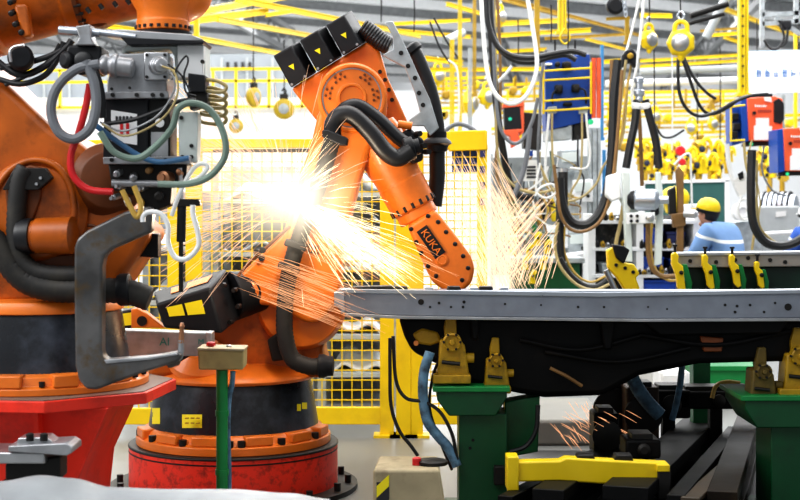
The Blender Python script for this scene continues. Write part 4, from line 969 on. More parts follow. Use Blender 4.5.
for i, (x0, x1, y) in enumerate(rows):
    d = 22.5 + i * .55
    t = thing('conveyor_frame', CLAB[i], 'conveyor', P((x0 + x1) / 2, y, d), 'yellow conveyor frames deep in the hall')
    w = px(3.2, d)
    MB().bar(P(x0, y + 1, d), P(x1, y - 1, d + .5), w, w).build('beam', YELLOW, t)
    MB().bar(P(x0, y + 6, d + .8), P(x1, y + 4, d + 1.3), w * .8, w * .6).build('beam', YELLOW_BR if i % 3 else YELLOW, t)
    for k in range(2 + i % 2):
        x = rnd.uniform(x0 + 4, x1 - 4); hh = rnd.uniform(6, 14)
        MB().bar(P(x, y - hh, d), P(x, y + 5, d), w * .7, w * .7).build('hanger', YELLOW_BR if k else YELLOW, t)
    for k in range(2):
        x = rnd.uniform(x0 + 4, x1 - 8); b = MB()
        b.plate([(x, y + 3), (x + 7, y + 2), (x + 8, y + 8), (x + 4, y + 12), (x - 1, y + 9)], d - .3, .3); b.build('carrier', YELLOW if k else YELLOW_OLD, t, .03)
def vpost(lab, x, y0, y1, d, w, m=YELLOW, name='hanger_post', holes=False):
    t = thing(name, lab, 'post', P(x, y1, d)); wm = px(w, d)
    a, e = P(x, y0, d), P(x, y1, d)
    b = MB(); b.box((a + e) / 2, (wm * .35, wm * .9, a.z - e.z)); b.box((a + e) / 2 - V((wm * .38, 0, 0)), (wm * .24, wm, a.z - e.z)); b.box((a + e) / 2 + V((wm * .38, 0, 0)), (wm * .24, wm, a.z - e.z))
    b.build('post', m, t)
    MB().box(e + UP * .01, (wm * 1.6, wm * 1.6, .03)).build('end_plate', m, t)
    if holes:
        b = MB(); k = 0
        for y in range(int(y0) + 6, int(y1) - 4, 10): b.cyl(P(x, y, d - wm / 2 - .005), P(x, y, d - wm / 2 - .02), px(1.2, d), n=8)
        b.each('bolt_hole', INKDARK, t)
    return t
vpost('yellow hanger post beside the wrist of the nearer robot', 196.5, 8, 45, 16, 5)
vpost('yellow post left of the white hose loop, tallest of the pair', 460, -10, 138, 14, 4)
vpost('brown post just right of the tall yellow post', 474.5, -10, 96, 15, 3.4, YELLOW_BR)
vpost('brown post behind the black hose sweep', 537, -10, 62, 15, 5, YELLOW_BR)
vpost('thick yellow post above the blue cabinet', 562, -10, 34, 14, 8)
vpost('drilled yellow post next to the white hanging sign', 743, -10, 96, 15, 9, holes=True)
vpost('thin yellow post at the right edge below the sign', 795.5, 30, 142, 20, 3)
vpost('yellow drop pipe with elbow beside the conduit flange', 452, 40, 134, 14, 4.5)
vpost('orange brown bracket post under the chain hook', 627, 17, 44, 14, 4, YELLOW_BR)
vpost('grey post under the sign at the right', 783, 95, 160, 22, 3, GALV)
vpost('grey vertical duct behind the black hose sweep', 470, 48, 134, 15, 4, GREYMACH)
vpost('blue and white painted post right of the red columns', 602, 45, 140, 15, 3, BLUEPOST)
vpost('pale grey wide stand post under the blue cabinet', 594, 128, 222, 15, 12, GALV)
vpost('blue slim post beside the pale stand post', 604, 150, 196, 15.2, 3.4, BLUEPOST)
for x in (593.8, 598.8): 
    t = rail('tall orange red ' + ('left' if x < 595 else 'right') + ' column of the pair beside the blue cabinet', x, 58, 12.9, x, 118, 12.9, 4.6, CABRED, 'red_column', False, 'column'); t['group'] = 'red column pair'
rail('orange brown crossbar under the chain hook', 606, 19, 14, 630, 18, 14, 3, YELLOW_BR)
rail('thick white duct behind the balancers', 606, 84, 26, 742, 80, 26, 7, WHITE, 'air_duct', False, 'duct')
rail('grey duct below the parallel yellow pipes', 640, 72, 23, 742, 68, 23, 7, GREYMACH, 'air_duct', False, 'duct')
rail('dark slanting duct at the top edge, upper', 690, 16, 14, 728, 4, 14, 6, DARK, 'air_duct', False, 'duct')
rail('dark slanting duct at the top edge, lower', 688, 24, 14, 724, 14, 14, 4, DARK, 'air_duct', False, 'duct')
rail('grey sheet duct leaning between the dark ducts and the post', 706, 38, 15, 728, -6, 15, 9, GREYMACH, 'air_duct', False, 'duct')
rail('short fat grey pipe end beside the tall yellow post', 446, 41, 14, 462, 33, 14.4, 9, GREYMACH, 'air_duct', False, 'duct')
# grey machinery frame hanging at top right
t = thing('overhead_gantry', 'grey steel frame with black motor hanging at the top right corner', 'frame', P(785, 20, 17))
for a, e in (((762, 15), (800, 13)), ((762, 24), (800, 21)), ((762, -5), (762, 48)), ((796, -5), (796, 24)), ((775, 18), (800, 34))):
    MB().bar(P(*a, 17), P(*e, 17), .05, .05).build('member', GALV, t)
MB().plate([(780, 20), (792, 20), (792, 29), (784, 30)], 16.9, .15).build('motor', BLACK, t, .02)
hose([(782, 28), (784, 38), (778, 48), (770, 48), (764, 40)], 16.9, 1.3, 8).build('cable', RUBBER, t)
hose([(788, 29), (786, 42), (780, 47)], 16.9, 1.3, 8).build('cable', RUBBER, t)
# chain hook and dark ball
t = thing('chain_hoist', 'dark round chain hoist with bright hook chain at the top', 'hoist', P(617, 20, 14))
MB().lathe(P(615, 6, 14), NEAR, [(.06, -.05), (.085, -.03), (.085, .03), (.06, .05)], 24).build('drum', BLACK, t)
b = MB()
for k in range(4): b.tube([P(624 + math.cos(a) * 1.6 + k * .6, 1 + k * 4.4 + math.sin(a) * 2.8, 13.9) for a in [j * math.pi / 4 for j in range(9)]], px(.6, 14), 6, 2)
b.build('chain', STEEL_LT, t)

# ---------------------------------------------------------------- spring balancers
o = V((0, 13, 4))
bal = thing('spring_balancer', '', 'balancer', o, 'yellow spring balancers hanging from the rails')
MB().lathe(o + V((0, .06, 0)), NEAR, [(.09, 0), (.125, .02), (.135, .05), (.135, .08), (.12, .1), (.095, .12)], 7).build('housing', YELLOW, bal, .006)
MB().lathe(o + V((0, -.06, 0)), NEAR, [(.085, -.01), (.082, .012), (.06, .03), (.02, .036)], 24).build('spring_cover', STEEL, bal)
b = MB(); b.tube([o + V((-.06, 0, .09)), o + V((-.05, 0, .17)), o + V((0, 0, .2)), o + V((.05, 0, .17)), o + V((.06, 0, .09))], .022, 10); b.build('hanger_lug', YELLOW, bal)
b = MB(); b.tube([o + V((0, 0, .2)), o + V((.03, 0, .24)), o + V((0, 0, .29)), o + V((-.03, 0, .25)), o + V((-.01, 0, .22))], .012, 8); b.build('hook', STEEL_LT, bal)
MB().lathe(o + V((0, 0, -.11)), V((0, 0, -1)), [(.035, 0), (.03, .04), (.012, .06)], 12).build('rope_guide', YELLOW, bal)
first = True
for x, y, d, k, rz, lab in ((649, 40, 13, .72, .5, 'yellow balancer with dark drum window left of the biggest one'), (681, 43, 12, .9, -.3, 'biggest yellow balancer with two black cables below'), (470, 103, 20, 1.2, 1.2, 'yellow balancer left of the small red and black cabinet'), (487, 97, 20, 1.0, .6, 'yellow balancer touching the white hose loop'), (655, 117, 22, .8, .2, 'small yellow balancer below the parallel pipes'), (692, 128, 24, .85, -.5, 'small yellow balancer left of the cable loop'), (713, 124, 24, .8, .4, 'small yellow balancer near the red cabinet frame'), (438, 76, 20, .9, .5, 'yellow balancer beside the conduit near the fence top'), (500, 17, 18, .8, .8, 'yellow trolley balancer high behind the black hose')):
    loc = P(x, y, d)
    if first: bal.location = loc; bal.scale = (k,) * 3; bal['label'] = lab; bal.rotation_euler = (0, 0, rz); first = False
    else: dup(bal, loc, lab, None, k, rz)
# flat disc balancers before the parapet
od = V((0, 13, 4))
disc = thing('spring_balancer', 'mustard disc balancer in front of the white parapet, larger of two discs', 'balancer', od, 'mustard disc balancers')
MB().lathe(od + V((0, .06, 0)), NEAR, [(.12, 0), (.15, .015), (.15, .09), (.12, .11)], 20).build('housing', MUSTARD, disc, .006)
MB().lathe(od + V((0, -.05, 0)), NEAR, [(.075, -.01), (.075, .01), (.02, .014)], 20).build('spring_cover', GALV, disc)
MB().box(od + V((0, 0, .17)), (.12, .06, .1)).build('hanger', DARK, disc, .01)
b = MB(); b.tube([od + V((0, 0, .2)), od + V((.03, 0, .25)), od + V((0, 0, .3)), od + V((-.03, 0, .26))], .012, 8); b.build('hook', DARK, disc)
dup(disc, P(236, 126, 24), 'small mustard disc balancer low before the white parapet', None, .82)
dup(disc, P(254, 97, 22), 'mustard balancer with dark top, turned sideways on a long wire over the railing', None, 1.0, 1.05)
disc.location = P(284, 109, 24); disc.scale = (1.15,) * 3
# long thin ropes
for x, y0, y1, d, lab in ((253, -8, 90, 22, 'thin wire carrying the dark topped balancer'), (284, 40, 100, 24, 'thin wire carrying the larger disc balancer'), (649, -6, 24, 13, 'short rope over the balancer with dark window'), (680, -6, 26, 12, 'rope over the biggest balancer'), (654, 50, 165, 14, 'thin grey rope dropping below the dark window balancer'), (697, 60, 165, 24, 'thin rope before the yellow clutter'), (720, 46, 150, 24, 'thin rope between cable loop and red cabinet'), (672, 55, 150, 14, 'pale rope left of the big cable loop'), (518, 20, 60, 18, 'thin dark rope behind the white hose loop'), (551, 5, 42, 14, 'thin dark rope above the blue cabinet'), (414, -6, 32, 16, 'thin dark rope above the silver bracket'), (381, -6, 22, 16, 'thin dark rope over the black corrugated conduit'), (568, -8, 50, 13, 'thin rope down to the blue cabinet')):
    tag(MB().tube([P(x, y0, d), P(x + .5, (y0 + y1) / 2, d), P(x, y1, d)], px(.7, d), 6, 2).build('wire_rope', DARK if 'pale' not in lab else WHITE), lab, 'rope')

# ---------------------------------------------------------------- weld control cabinets
def cabinet(lab, x0, x1, y0, y1, d, m_body):
    return thing('control_cabinet', lab, 'cabinet', P((x0 + x1) / 2, y1, d))
d = 13.0
t = cabinet('blue hanging control cabinet with yellow tube guard and black couplings', 545, 592, 55, 133, d, BLUE)
MB().plate([(545, 57), (590, 54), (592, 120), (546, 131)], d, .35).build('housing', BLUE, t, .01)
MB().plate([(546, 130), (572, 126), (572, 139), (546, 141)], d + .02, .3).build('lower_panel', GALV, t, .005)
for y in (70, 79.5, 100, 110): MB().tube([P(543.5, y + 1, d - .12), P(591, y - 2, d - .12)], px(1.1, d), 8).build('guard_bar', YELLOW, t)
for x in (543.5, 591): MB().tube([P(x, 62, d - .12), P(x, 114, d - .12)], px(1.1, d), 8).build('guard_bar', YELLOW, t)
for x, y, w, h in ((567, 65, 9, 7), (558, 64, 5, 5), (559, 89, 8, 9), (576, 88, 8, 8), (568, 104, 9, 4), (549, 64, 7, 2)):
    m = WHITE if h == 2 else BLACK
    b = MB(); b.plate([(x - w / 2, y - h / 2), (x + w / 2, y - h / 2), (x + w / 2, y + h / 2), (x - w / 2, y + h / 2)], d - .06, .07); b.build('coupling', m, t, .015)
for x, y in ((559, 89), (576, 88), (567, 65)): MB().lathe(P(x, y, d - .06), NEAR, [(px(3.5, d), 0), (px(3.5, d), .04), (px(2, d), .05)], 14).build('coupling_cap', DARK, t)
hose([(560, 88), (554, 92), (552, 98), (553, 104)], d - .08, 1, 8).build('pipe', BLACK, t); hose([(578, 88), (584, 90), (586, 96), (586, 104)], d - .08, 1, 8).build('pipe', BLACK, t)
for x in (552, 583): MB().plate([(x - 4, 107), (x + 5, 106), (x + 5, 113), (x - 4, 114)], d - .1, .06).build('valve_bank', GALV, t, .005)
MB().lathe(P(590.5, 122, d - .02), NEAR, [(.02, 0), (.025, .01), (.01, .02)], 14).build('green_lamp', mat('lamp green', (.02, .5, .2), .3, emit=.6), t)
MB().plate([(574, 121), (589, 120), (588, 138), (574, 140)], d + .03, .2).build('terminal_box', DARK, t, .006)
for x in (555, 575): MB().tube([P(x, 40, d + .1), P(x, 57, d + .1)], px(1, d), 6).build('suspension_rod', DARK, t)
b = MB(); b.tube([P(565, 28, d + .1), P(560, 38, d + .1), P(565, 44, d + .1), P(570, 38, d + .1), P(565, 28, d + .1)], px(1, d), 8); b.build('suspension_ring', YELLOW, t)

d = 16.0
RCAB = thing('control_cabinet', 'orange red hanging control cabinet with dark chamfered corner and white labels beside the sign', 'cabinet', P(760, 142, d))
def redcab(t, x, y, k, d):
    q = lambda L: [(x + a * k, y + c * k) for a, c in L]
    MB().plate(q([(0, 2), (28, 0), (36, 3), (36, 43), (28, 45), (2, 45)]), d, .42).build('housing', CABRED, t, .012)
    MB().plate(q([(27, 5), (32, 2), (37, 7), (37, 24), (34, 28), (27, 26)]), d - .015, .3).build('dark_corner', BLACK, t, .004)
    MB().plate(q([(-6, 3), (0, 2), (2, 45), (-5, 47)]), d + .01, .4).build('blue_side', BLUE, t, .006)
    MB().plate(q([(-16, 10), (-6, 7), (-5, 47), (-15, 50)]), d + .12, .3).build('rear_box', BLUE, t, .006)
    for a, c in (((-17, 11), (-2, 9)), ((-17, 45), (-2, 44)), ((-16, 11), (-16, 45))): MB().tube([P(x + a[0] * k, y + a[1] * k, d - .04), P(x + c[0] * k, y + c[1] * k, d - .04)], px(1 * k, d), 8).build('guard_bar', YELLOW, t)
    for a, c in ((-12, 20), (-10, 30), (-13, 38)): MB().plate(q([(a - 3, c - 3), (a + 4, c - 3), (a + 4, c + 4), (a - 3, c + 4)]), d + .03, .1).build('coupling', BLACK, t, .01)
    b = MB()
    for j, (w, h) in enumerate(((1.2, 2.6), (1.5, 2), (1.4, 2), (1.3, 2), (1.6, 2.2), (1.2, 2))): b.plate(q([(8 + j * 2, 8.5 + (2.6 - h)), (8 + j * 2 + w, 8.5 + (2.6 - h)), (8 + j * 2 + w, 11), (8 + j * 2, 11)]), d - .006, .005)
    b.build('white_lettering', PAPER, t)
    b = MB()
    for j in range(7): b.plate(q([(11 + j * 2, 13.6), (12.3 + j * 2, 13.6), (12.3 + j * 2, 16.4), (11 + j * 2, 16.4)]), d - .006, .005)
    b.build('dark_lettering', mat('faint dark print', (.35, .05, .03), .5), t)
    b = MB(); b.plate(q([(9, 22), (22, 22), (22, 30), (25, 30), (25, 44), (7, 44), (7, 30), (9, 29)]), d - .008, .007); b.build('white_label', PAPER, t)
    MB().lathe(P(x + 7 * k, y + 17 * k, d), NEAR, [(px(1.8 * k, d), -.01), (px(1.8 * k, d), .02)], 12).build('door_lock', BLACK, t)
    MB().plate(q([(17, 1), (24, 1), (25, 6), (18, 5)]), d - .02, .015).build('paper_tag', PAPER, t)
    MB().plate(q([(2, 45), (34, 45), (32, 49), (0, 50)]), d + .05, .3).build('under_tray', DARK, t, .005)
    MB().lathe(P(x + 4 * k, y + 48 * k, d), NEAR, [(.015, 0), (.02, .01)], 10).build('green_lamp', mat('lamp green 2', (.02, .5, .2), .3, emit=.6), t)
    MB().plate(q([(27, 36), (34, 33), (36, 38), (30, 43)]), d - .02, .1).build('white_corner', PALE, t, .005)
redcab(RCAB, 747, 96, 1.0, d)
rc2 = dup(RCAB, RCAB.location + P(802, 150, 15) - P(765, 103, 15), 'second orange red control cabinet cut off by the right edge below the first', None, .95)
rc2.location = P(796, 172, 15.4)
for ch in list(rc2.children):
    if ch.name.split('.')[0] in ('rear_box', 'guard_bar', 'coupling'): bpy.data.objects.remove(ch)
RCAB['group'] = rc2['group'] = 'orange red control cabinets'
t = cabinet('small red framed black cabinet inside the white hose loop', 503, 530, 100, 152, 15, BLACK)
d = 15
MB().plate([(504, 106), (520, 104), (522, 130), (505, 131)], d, .2).build('black_door', BLACK, t, .01)
MB().plate([(520, 102), (524, 104), (524, 132), (520, 136)], d + .01, .3).build('red_side', CABRED, t, .005)
MB().plate([(503, 104), (524, 100), (524, 106), (503, 108)], d - .01, .3).build('red_top', CABRED, t, .005)
MB().plate([(503, 130), (523, 129), (518, 134), (522, 142), (512, 148), (510, 136), (503, 134)], d - .01, .2).build('red_base', CABRED, t, .005)
MB().lathe(P(510, 119, d), NEAR, [(.015, 0), (.02, .01)], 10).build('green_lamp', mat('lamp green 3', (.02, .5, .3), .3, emit=.4), t)
MB().plate([(524, 112), (542, 114), (541, 150), (524, 148)], d + .3, .3).build('grey_rear_box', DARK, t, .01)
# hanging sign
d = 18
t = thing('hanging_sign', 'large white overhead sign board with a row of blurred blue characters', 'sign', P(775, 93, d))
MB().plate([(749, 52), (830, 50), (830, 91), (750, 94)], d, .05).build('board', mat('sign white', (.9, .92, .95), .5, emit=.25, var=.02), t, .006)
MB().plate([(749, 51), (830, 49), (830, 57), (749, 59)], d - .01, .04).build('header_band', mat('pale blue band', (.62, .78, .90), .5), t)
rr = random.Random(4)
for k in range(7):
    x = 759 + k * 8.6; b = MB()
    for j in range(5):
        if rr.random() < .6: b.plate([(x - 2.4, 70 + j * 1.5), (x + 2.4, 70 + j * 1.5), (x + 2.4, 70.7 + j * 1.5), (x - 2.4, 70.7 + j * 1.5)], d - .008, .006)
    for j in (-1.6, 0, 1.6):
        if rr.random() < .6: b.plate([(x + j - .4, 69), (x + j + .4, 69), (x + j + .4, 77), (x + j - .4, 77)], d - .009, .006)
    b.plate([(x - 2.6, 72.6), (x + 2.6, 72.6), (x + 2.6, 73.4), (x - 2.6, 73.4)], d - .008, .006)
    b.build('character', INKBLUE, t)
for x in (757, 798): MB().tube([P(x, 20, d), P(x, 52, d)], px(.6, d), 6).build('suspension_wire', DARK, t)

# ---------------------------------------------------------------- hanging hoses and cables (each one its own)
HOSES = [
 ('white hose hanging in a long loop left of the blue cabinet', [(481, -6), (483, 30), (487, 70), (494, 92), (507, 103), (520, 101), (531, 88), (537, 66), (534, 36), (527, -4)], 11.5, 2.2, WHITEHOSE),
 ('short straight white hose crossing behind the loop', [(512, 66), (506, 74), (498, 82)], 12.6, 1.6, WHITEHOSE),
 ('thick black hose sweeping from the top to the blue cabinet, upper', [(486, -6), (488, 22), (496, 44), (510, 55), (530, 58), (552, 54), (572, 51), (586, 55)], 11.8, 2.8, RUBBER),
 ('thick black hose sweeping from the top to the blue cabinet, lower', [(490, -6), (492, 26), (500, 49), (514, 60), (532, 62), (552, 57), (566, 55), (576, 60)], 12, 2.6, RUBBER),
 ('grey hose hanging straight and looping under the small red cabinet', [(492, -6), (494, 60), (497, 110), (502, 132), (512, 143), (522, 140), (532, 122), (538, 98)], 12.2, 1.8, GREYHOSE),
 ('dark hose bundle falling past the fence post to the floor', [(489, -6), (493, 60), (497, 110), (503, 150), (509, 180), (520, 196), (532, 196)], 12.4, 3.6, DARK),
 ('tan hose hanging beside the dark bundle', [(494, -6), (496, 80), (496, 130), (500, 165), (512, 184), (528, 192), (545, 192), (560, 186)], 12.3, 1.4, TANHOSE),
 ('brown hose hanging behind the dark bundle', [(497, -6), (500, 50), (500, 120), (496, 160), (500, 186), (514, 200)], 12.8, 1.6, BROWNHOSE),
 ('grey hose leaning beside the white notice', [(530, 128), (527, 155), (522, 176), (514, 196)], 12, 2.6, GREYHOSE),
 ('thin grey hose rising left of the blue cabinet', [(546, 50), (541, 80), (540, 110), (538, 150), (540, 178)], 12.6, 1.5, GREYHOSE),
 ('thick black hose in a deep loop below the red columns', [(618, 60), (614, 100), (612, 150), (608, 188), (600, 212), (588, 224), (574, 223), (565, 212), (561, 196), (560, 178)], 11.6, 4.6, RUBBER),
 ('brown hose following outside the deep black loop', [(622, 70), (617, 140), (611, 190), (602, 218), (588, 230), (572, 230), (561, 216), (557, 190), (554, 165)], 11.5, 1.7, BROWNHOSE),
 ('tan hose hanging along the deep black loop', [(626, 60), (620, 110), (616, 160), (612, 196), (604, 214)], 11.7, 1.4, TANHOSE),
 ('black hose falling from the black sleeve to the second loop', [(560, 200), (560, 240), (562, 262)], 11.7, 4, RUBBER),
 ('dark hose in the low loop just over the rail', [(560, 258), (570, 274), (584, 285), (598, 286), (612, 276)], 11.6, 2.6, RUBBER),
 ('tan hose in the low loop just over the rail', [(558, 222), (555, 245), (560, 266), (576, 284), (594, 290), (610, 284)], 11.5, 1.5, TANHOSE),
 ('amber hose just above the low loop', [(565, 226), (564, 250), (574, 272), (590, 282), (606, 276)], 11.7, 1.2, AMBER),
 ('pale yellow hose from the cabinet valve bank', [(552, 113), (552, 140), (554, 170), (562, 190), (574, 196)], 12.4, 1.2, TANHOSE),
 ('white hose from the cabinet valve bank', [(549, 114), (546, 150), (546, 175), (552, 192), (558, 206)], 12.4, 1.4, WHITEHOSE),
 ('white hose from the right valve bank', [(586, 113), (588, 135), (590, 155), (586, 168), (570, 168)], 12.4, 1.2, WHITEHOSE),
 ('tan hose from the right valve bank', [(582, 113), (582, 150), (580, 175), (572, 190), (568, 206)], 12.4, 1.1, TANHOSE),
 ('black thin cable hanging by the terminal box', [(578, 135), (578, 165), (584, 180), (580, 205)], 12.5, .9, RUBBER),
 ('white hose in a small curl under the notice', [(540, 163), (536, 190), (546, 198), (556, 192), (552, 184), (540, 188), (535, 196)], 12, 1.1, WHITEHOSE),
 ('pale hose sweeping right below the black sleeve', [(540, 165), (548, 182), (562, 200), (580, 198), (596, 184), (604, 165), (622, 140), (628, 80)], 12.2, 1.2, TANHOSE),
 ('thin white hose slanting from the fitting stack', [(640, -4), (632, 30), (622, 70), (614, 118), (606, 140)], 12.1, 1.3, WHITEHOSE),
 ('white hose hanging down to the fitting stack', [(644, -4), (641, 30), (636, 70), (632, 92), (634, 112)], 12.3, 1.5, WHITEHOSE),
 ('yellowish hose beside the fitting stack, long', [(632, 60), (626, 95), (622, 130), (618, 150)], 12, 1.2, AMBER),
 ('brown hose between fitting stack and red columns', [(612, 60), (611, 110), (613, 160), (609, 195)], 11.8, 2.2, BROWNHOSE),
 ('black hose under the fitting stack, bending left', [(637, 100), (635, 122), (630, 146), (626, 168)], 11.6, 4, RUBBER),
 ('black hose under the fitting stack, bending right', [(645, 100), (650, 118), (656, 142), (659, 168)], 11.6, 4, RUBBER),
 ('brown hose dropping beside the right gun arm', [(639, 110), (641, 150), (642, 186)], 11.9, 2, BROWNHOSE),
 ('tan hose bundle curving under the hanging weld gun', [(648, 222), (648, 250), (652, 268), (662, 276), (676, 276)], 11.5, 2.4, BROWNHOSE),
 ('amber hose curving under the hanging weld gun', [(652, 222), (651, 250), (656, 270), (668, 280), (678, 280)], 11.6, 1.4, AMBER),
 ('tan hose left of the hanging weld gun', [(624, 200), (620, 225), (616, 245), (620, 262)], 11.6, 2, TANHOSE),
 ('black cable loop below the biggest balancer, left', [(678, 58), (679, 90), (686, 108), (699, 116), (716, 112), (732, 103), (750, 96), (768, 94)], 12.5, 1.7, RUBBER),
 ('black cable loop below the biggest balancer, right', [(683, 60), (690, 80), (700, 106), (712, 114), (730, 106), (744, 97), (772, 95)], 12.7, 1.7, RUBBER),
 ('black cable slanting right from the biggest balancer', [(684, 58), (694, 78), (706, 92), (716, 99)], 13, 1.6, RUBBER),
 ('thick black hose looping below the first red cabinet', [(752, 150), (751, 190), (753, 222), (764, 241), (780, 246), (796, 242), (812, 230)], 12, 4.4, RUBBER),
 ('thin yellow hose along the lower black loop', [(757, 160), (757, 200), (760, 226), (772, 240), (788, 246)], 12.1, 1.1, TANHOSE),
 ('pale hose hanging from the red cabinet tray', [(744, 142), (746, 165), (752, 186), (756, 214), (752, 250)], 12.4, 1.4, TANHOSE),
 ('white thick strap hose left of the paper tag', [(727, 144), (729, 165), (734, 182), (740, 196)], 13, 2.4, WHITEHOSE),
 ('white hose curl beside the stooping worker', [(742, 196), (738, 210), (744, 220), (752, 214), (748, 200), (740, 200)], 12.6, 1.1, WHITEHOSE),
 ('thin yellow hose hanging behind the paper tag', [(752, 140), (748, 160), (756, 180), (760, 204), (756, 230)], 12.9, .9, TANHOSE),
 ('thin grey hose behind the red cabinet tray', [(764, 146), (762, 170), (772, 190), (786, 196)], 13.2, 1, GREYHOSE),
 ('bent white tube over the teal board', [(674, 165), (684, 155), (690, 155), (691, 170), (692, 208)], 12.5, 1.1, WHITEHOSE),
 ('grey corrugated cable drooping between conveyor frames', [(430, 150), (444, 132), (458, 124), (474, 130), (482, 142)], 13, 2.2, GREYHOSE),
 ('dark thin cable crossing beside the drop pipe', [(430, 22), (440, 48), (452, 66)], 14, 1, RUBBER),
 ('second dark thin cable crossing beside the drop pipe', [(434, 18), (446, 40), (458, 58)], 14, 1, RUBBER),
 ('pale thin cable beside the drop pipe', [(448, 60), (457, 70), (459, 110), (456, 134)], 13.6, 1, WHITEHOSE),
 ('dark cable drooping to the small grey clamp', [(655, 124), (662, 136), (672, 137), (684, 130)], 14, 1.1, RUBBER),
]
for lab, pts, d, r, m in HOSES:
    tag(hose(pts, d, r, 8, sub=5).build('hanging_hose', m), lab, 'hose', 'hoses and cables hanging over the welding stations')
# wires in the tangle above the rail: each one its own thin hose
rr = random.Random(21); TM = [TANHOSE, WHITEHOSE, BROWNHOSE, AMBER, GREENHOSE, RUBBER]
tang = []
for i in range(38):
    x = rr.uniform(505, 562); y = rr.uniform(150, 230); pts = [(x, y)]; y0_ = y
    a = rr.uniform(.6, 2.4)
    for k in range(4):
        a += rr.uniform(-1.1, 1.1); x += math.cos(a) * rr.uniform(8, 16); y += abs(math.sin(a)) * rr.uniform(6, 16); pts.append((min(max(x, 500), 580), min(y, 284)))
    tang.append((y0_, i % 6, hose(pts, 12.6 + rr.uniform(0, .8), rr.uniform(.6, 1.2), 6, sub=4).build('tangled_hose', TM[i % 6])))
for c, cn in enumerate(('tan', 'white', 'brown', 'amber', 'grey green', 'black')):
    for k, (_, _, o) in enumerate(sorted((q for q in tang if q[1] == c), key=lambda q: q[0])):
        tag(o, f"thin {cn} hose in the tangle behind the sparks, {('highest', 'second highest', 'third', 'fourth', 'fifth', 'sixth', 'seventh')[k]} of that colour", 'hose', 'tangled thin hoses behind the rail')

# black sleeve, fitting stack, hanging gun
t = thing('hose_sleeve', 'thick dark cylinder sleeve hanging inside the deep hose loop', 'sleeve', P(562, 206, 11.7))
MB().lathe(P(563, 206, 11.7), UP, [(px(4.4, 11.7), 0), (px(4.8, 11.7), .02), (px(4.8, 11.7), px(34, 11.7)), (px(3, 11.7), px(38, 11.7))], 18).build('sleeve', DARK, t)
MB().lathe(P(563, 172, 11.7), UP, [(px(5.4, 11.7), 0), (px(5.4, 11.7), .03)], 18).build('collar', STEEL, t)
t = thing('swivel_fitting', 'bright stacked swivel fitting where two black hoses split', 'fitting', P(641, 102, 11.6))
MB().lathe(P(639, 102, 11.6), UP, [(.03, 0), (.035, .02), (.03, .04), (.045, .06), (.045, .09), (.03, .1), (.03, .15), (.04, .16), (.04, .19), (.02, .2)], 16).build('body', STEEL_LT, t)
MB().lathe(P(637, 103, 11.6), V((-.1, 0, -1)), [(.035, 0), (.042, .01), (.042, .04), (.035, .05)], 14).build('hose_ferrule', WHITE, t)
MB().lathe(P(645, 103, 11.6), V((.1, 0, -1)), [(.035, 0), (.042, .01), (.042, .04), (.035, .05)], 14).build('hose_ferrule', WHITE, t)
d = 11.4
t = thing('hanging_weld_gun', 'pale hand-held weld gun with silver cylinder and two long arms hanging over the rail', 'weld gun', P(645, 260, d))
MB().lathe(P(634, 200, d), V((1, -.25, 0)), [(px(9, d), 0), (px(11, d), .02), (px(11, d), .17), (px(8, d), .19), (px(4, d), .2), (px(4, d), .27)], 26).build('cylinder', STEEL_LT, t, .003)
MB().lathe(P(634, 200, d), V((-1, .25, 0)), [(px(10, d), -.02), (px(9, d), .02), (px(5, d), .05)], 20).build('cylinder_cap', BLACK, t)
MB().plate([(622, 172), (630, 172), (631, 215), (633, 262), (626, 262), (624, 215)], d + .02, .06).build('gun_arm', PALE, t, .008)
MB().plate([(656, 172), (661, 172), (664, 200), (662, 264), (655, 266), (657, 205)], d + .02, .06).build('gun_arm', PALE, t, .008)
MB().plate([(627, 213), (655, 212), (655, 223), (627, 224)], d - .08, .05).build('terminal_plate', WHITE, t, .004)
b = MB()
for q in ((631, 216), (637, 216), (631, 221), (637, 221), (647, 218)): b.cyl(P(*q, d - .08), P(*q, d - .08) + NEAR * .02, .012, n=8)
b.each('terminal_bolt', BLACK, t)
MB().lathe(P(650, 218, d - .08), NEAR, [(.03, 0), (.03, .03), (.015, .04)], 14).build('terminal_knob', STEEL, t)
MB().plate([(607, 176), (620, 172), (622, 198), (612, 202), (606, 196)], d + .05, .1).build('white_handle', WHITE, t, .015)
MB().plate([(650, 202), (658, 200), (660, 214), (652, 218)], d - .06, .06).build('trigger', BLACK, t, .015)
MB().plate([(618, 196), (630, 200), (640, 214), (628, 216)], d + .1, .05).build('yoke', PALE, t, .006)
t = thing('weld_gun_shank', 'rusty brown upright gun shank before the teal board', 'weld gun', P(682, 255, 11.8))
MB().plate([(676, 170), (679, 166), (684, 172), (684, 252), (677, 252), (678, 200)], 11.8, .05).build('shank', BROWNHOSE, t, .008)
MB().plate([(669, 190), (676, 186), (677, 216), (670, 214)], 11.82, .1).build('actuator', DARK, t, .01)
MB().plate([(672, 214), (686, 212), (686, 226), (674, 228)], 11.78, .08).build('clevis', BROWNHOSE, t, .008)
MB().lathe(P(690, 214, 11.75), V((1, -.4, 0)), [(.03, -.05), (.035, 0), (.035, .04), (.02, .06)], 14).build('knuckle', STEEL, t)

